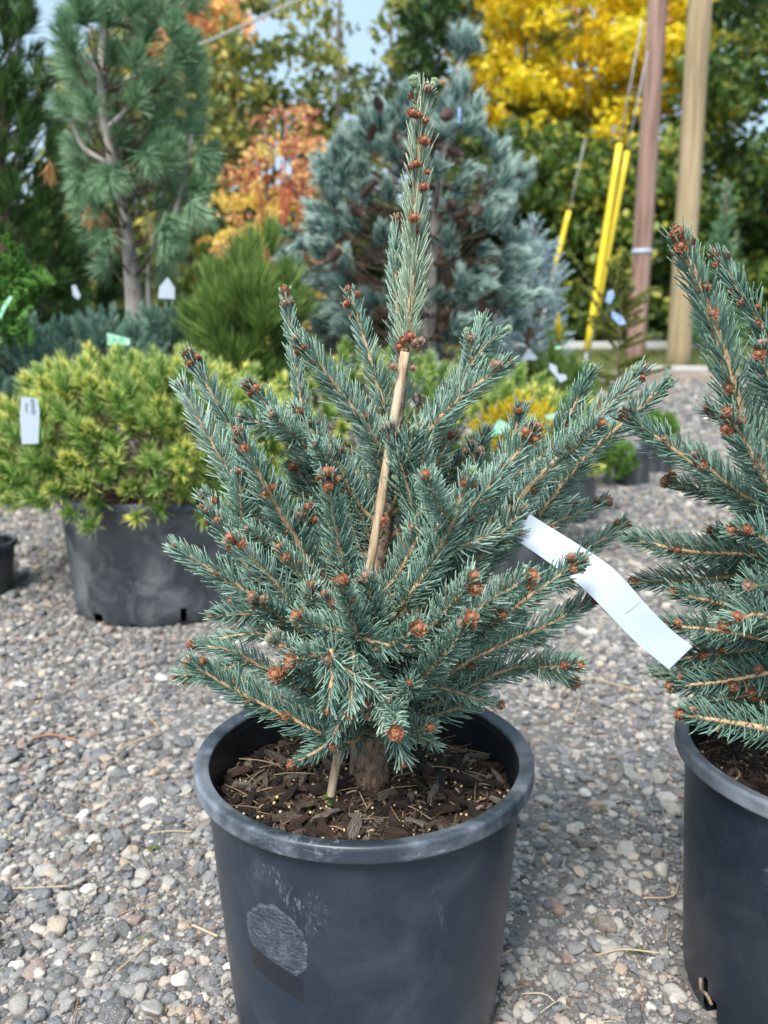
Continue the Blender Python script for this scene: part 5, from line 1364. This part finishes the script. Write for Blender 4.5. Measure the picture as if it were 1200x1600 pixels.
# ------------------------------------------------------------------ tags
def card(name, pts, Y, m, label, cat, th=.0008, ys=None):
    P = [at(x, y, Y if ys is None else ys[i]) for i, (x, y) in enumerate(pts)]; o0 = P[0].copy(); k = len(P)
    V = [list(p - o0) for p in P] + [list(p - o0 + Vector((0, th, 0))) for p in P]
    me = bpy.data.meshes.new(name); me.from_pydata(V, [], [tuple(range(k))[::-1], tuple(range(k, 2 * k))] + [(i, (i + 1) % k, (i + 1) % k + k, i + k) for i in range(k)]); me.update()
    o = link(name, me, m); o.location = o0; tag(o, label, cat); return o
wt = card('plant_label', [(33, 620), (58, 622), (62, 640), (60, 693), (34, 694), (31, 650)], 1.95, M['tag'], 'upright white label with faint lettering in the variegated pine at left', 'plant label')
M['ink'] = plain('ink', (.16, .17, .20), .6)
def text(s, px, py, Y, size, parent):
    cu = bpy.data.curves.new('lettering', 'FONT'); cu.body = s; cu.size = size; cu.align_x = 'CENTER'; cu.align_y = 'CENTER'; cu.extrude = .0002
    t = bpy.data.objects.new('lettering', cu); COL.objects.link(t); dg = bpy.context.evaluated_depsgraph_get(); me = bpy.data.meshes.new_from_object(t.evaluated_get(dg)); bpy.data.objects.remove(t)
    me.transform(Matrix.Rotation(math.radians(-4), 4, 'Y') @ Matrix.Rotation(math.radians(90), 4, 'X') @ Matrix.Rotation(math.radians(-90), 4, 'Z')); o = link('lettering', me, M['ink']); o.parent = parent; o.location = at(px, py, Y) - parent.location; return o
text('Whitly', 51, 635, 1.9485, .014, wt); text('Pinus', 41, 637, 1.9485, .010, wt)
card('plant_label', [(262, 433), (273, 450), (273, 467), (247, 466), (249, 448)], 2.9, M['tag'], 'white label hanging beside the grey trunk', 'plant label')
card('plant_label', [(112, 446), (118, 445), (126, 462), (122, 468), (114, 462)], 3.1, M['tag'], 'small pale label in the dark left of the grey trunk', 'plant label')
M['tag_green'] = plain('green_tag', (.05, .42, .22), .5, (.5, .7, .6), 60); M['tag_blue'] = plain('blue_tag', (.05, .22, .62), .5, (.5, .6, .75), 70)
card('plant_label', [(167, 520), (203, 529), (203, 539), (168, 540)], 2.5, M['tag_green'], 'green and white picture label on the low pine in front of the grey trunk', 'plant label')
card('plant_label', [(20, 464), (8, 484), (1, 499), (-4, 494), (4, 478), (15, 462)], 2.4, M['tag_green'], 'thin green label at the left edge below the cypress', 'plant label')
card('plant_label', [(716, 168), (720, 168), (719, 192), (715, 192)], 3.0, M['tag_blue'], 'small blue label high on the coned pine', 'plant label')
card('plant_label', [(859, 567), (870, 572), (872, 584), (884, 585), (886, 592), (876, 598), (868, 588), (858, 576)], 2.85, M['tag'], 'twisted white label on the dark mound pine', 'plant label')
card('plant_label', [(815, 562), (826, 543), (840, 560), (836, 562)], 3.2, M['tag'], 'pale label between the silvery spruce and the mound pine', 'plant label')
card('plant_label', [(950, 455), (958, 453), (960, 462), (953, 476), (946, 470)], 3.5, M['tag_blue'], 'blue label on the slender olive spruce, the upper one', 'plant label')
card('plant_label', [(956, 486), (972, 494), (978, 506), (968, 508), (956, 496)], 3.5, M['tag_blue'], 'blue label on the slender olive spruce, the lower one', 'plant label')
card('plant_label', [(868, 541), (876, 540), (876, 545), (868, 546)], 2.95, M['tag_green'], 'green tie below the pale candle of the mound pine', 'plant tie')
card('plant_label', [(752, 690), (780, 655), (798, 664), (796, 672), (770, 682)], 2.5, M['tag_green'], 'green-edged label in front of the golden shrub', 'plant label')
card('plant_label', [(852, 648), (873, 645), (876, 652), (856, 656)], 2.6, M['tag_green'], 'pale green label tip right of the golden shrub', 'plant label')

# ------------------------------------------------------------------ litter on the gravel
def gpt(px, py, z=.006):
    d = at(px, py, 1) - Vector((0, 0, H)); d *= (H - z) / -d.z; return Vector((d.x, d.y, z))
M['straw'] = plain('dry_straw', (.42, .31, .18), .7, (.52, .42, .28), 80); M['rust'] = plain('rusty_needle', (.32, .12, .05), .7, (.42, .2, .1), 80)
def strand(path, r, m, label, name='dry_stem'):
    W = [gpt(*p) + Vector((0, 0, .004 + .003 * random.random())) for p in path]; P, _ = spline(W, 20); V, f = tube(P - P[0], r, 6); o = link(name, mesh_np(name, V, f), M[m]); o.location = P[0]; tag(o, label, 'twig' if name == 'twig' else 'dry stem'); return o
strand([(885, 1086), (905, 1068), (925, 1062), (960, 1072), (1000, 1082)], .0016, 'straw', 'curved buff root lying on the gravel right of the centre pot', 'twig')
strand([(905, 1085), (903, 1105), (890, 1128), (882, 1130)], .0013, 'straw', 'short buff root hanging down from the curved root', 'twig')
strand([(183, 1525), (210, 1500), (240, 1472)], .0011, 'straw', 'long straw stalk across the stones at lower left')
strand([(20, 1394), (70, 1391), (106, 1391)], .0009, 'straw', 'pale level straw on the gravel near the left edge')
strand([(232, 1307), (262, 1305), (300, 1306)], .0009, 'straw', 'pale level straw left of the centre pot rim')
strand([(180, 1183), (205, 1165), (245, 1150), (243, 1135), (230, 1122)], .0013, 'straw', 'hooked buff twig on the gravel left of the centre pot', 'twig')
strand([(50, 1155), (85, 1153), (122, 1162)], .0017, 'rust', 'rust-coloured twig on the gravel at left', 'twig')
strand([(300, 1450), (320, 1460), (340, 1470)], .0014, 'straw', 'brown twig touching the lower left of the centre pot', 'twig')
strand([(930, 1500), (975, 1490), (1030, 1496)], .001, 'straw', 'thin straw on bare grit between the two front pots')
strand([(778, 1500), (800, 1490)], .001, 'straw', 'short pale straw against the right side of the centre pot')
strand([(1005, 1410), (1050, 1405), (1060, 1385)], .001, 'straw', 'bent straw beside the torn pot')
mb = MB()
for i in range(520):
    y = .5 + 2.2 * random.random() ** 1.3; x = random.uniform(-1, 1) * (.55 * y + .1)
    if any((x - a) ** 2 + (y - b) ** 2 < (r + .02) ** 2 for a, b, r in POTS): continue
    L = random.uniform(.008, .028); a = random.random() * 6.28; p = np.array([x, y, gz(x, y) + .009]); dd = np.array([math.cos(a), math.sin(a), random.gauss(0, .1)]) * L
    P, _ = spline([p - dd, p + np.array([random.gauss(0, .003), random.gauss(0, .003), .001]), p + dd], 5); mb.add(*tube(P, random.uniform(.0004, .0008), 4), rnd=random.random())
m, nt, b_ = mat('fallen_needles'); setc(nt, b_, ramp(nt, attr(nt, 'rnd'), [(0, (.16, .09, .05)), (.5, (.34, .17, .08)), (.7, (.45, .35, .22)), (1, (.58, .50, .36))])); o = mb.build('fallen_needles', m); tag(o, 'dry fallen needles scattered over the gravel', kind='stuff')
M['weed'] = leafmat('weed', [(.08, .16, .02), (.14, .24, .04), (.28, .30, .08)])
for (px, py, n_, s, lab) in [(935, 1445, 26, .010, 'tiny green weed on bare grit between the front pots, the upper one'), (1000, 1490, 30, .009, 'tiny green weed on bare grit between the front pots, the lower one'), (222, 1468, 14, .008, 'tiny green weed among the stones at lower left'), (240, 1328, 20, .010, 'thin green sprig on the gravel left of the pot rim'), (60, 860, 20, .02, 'small weed at the left edge, behind the stones'), (1020, 775, 18, .03, 'small yellow-green weed on the right gravel below the ball pines')]:
    g = gpt(px, py, .003); mb = MB(); s *= .6; C = np.array([[g.x + random.gauss(0, s), g.y + random.gauss(0, s * .6), .006 + random.random() * s * .4] for _ in range(6)]); leaves(mb, C, n_ // 2, s * .6, s * .28, .5); o = mb.build('weed', M['weed']); tag(o, lab, 'weed', 'small weeds')
# small sprout in the pot
g = at(530, 1258, .72); mb = MB(); leaves(mb, np.array([[PX - .041, PY - .042, SOILZ + .02], [PX - .035, PY - .045, SOILZ + .014]]), 5, .004, .003); o = mb.build('seedling', M['weed']); tag(o, 'tiny pale green seedling at the foot of the bamboo stake', 'seedling')
# torn root at the right pot
V = [at(1094, 1528, .73), at(1096, 1546, .72), at(1104, 1554, .71), at(1112, 1570, .705)]
P, _ = spline(V, 10); Vv, f = tube(P - P[0], .0018, 7); o = link('root', mesh_np('root', Vv, f), M['bark']); o.location = P[0]; tag(o, 'reddish root poking out of the tear in the right pot', 'root')

stones()
gravel()
bpy.context.view_layer.update()
tot = sum(len(o.data.polygons) for o in bpy.data.objects if o.type == 'MESH')
print('objects', len(bpy.data.objects), 'polys', tot)
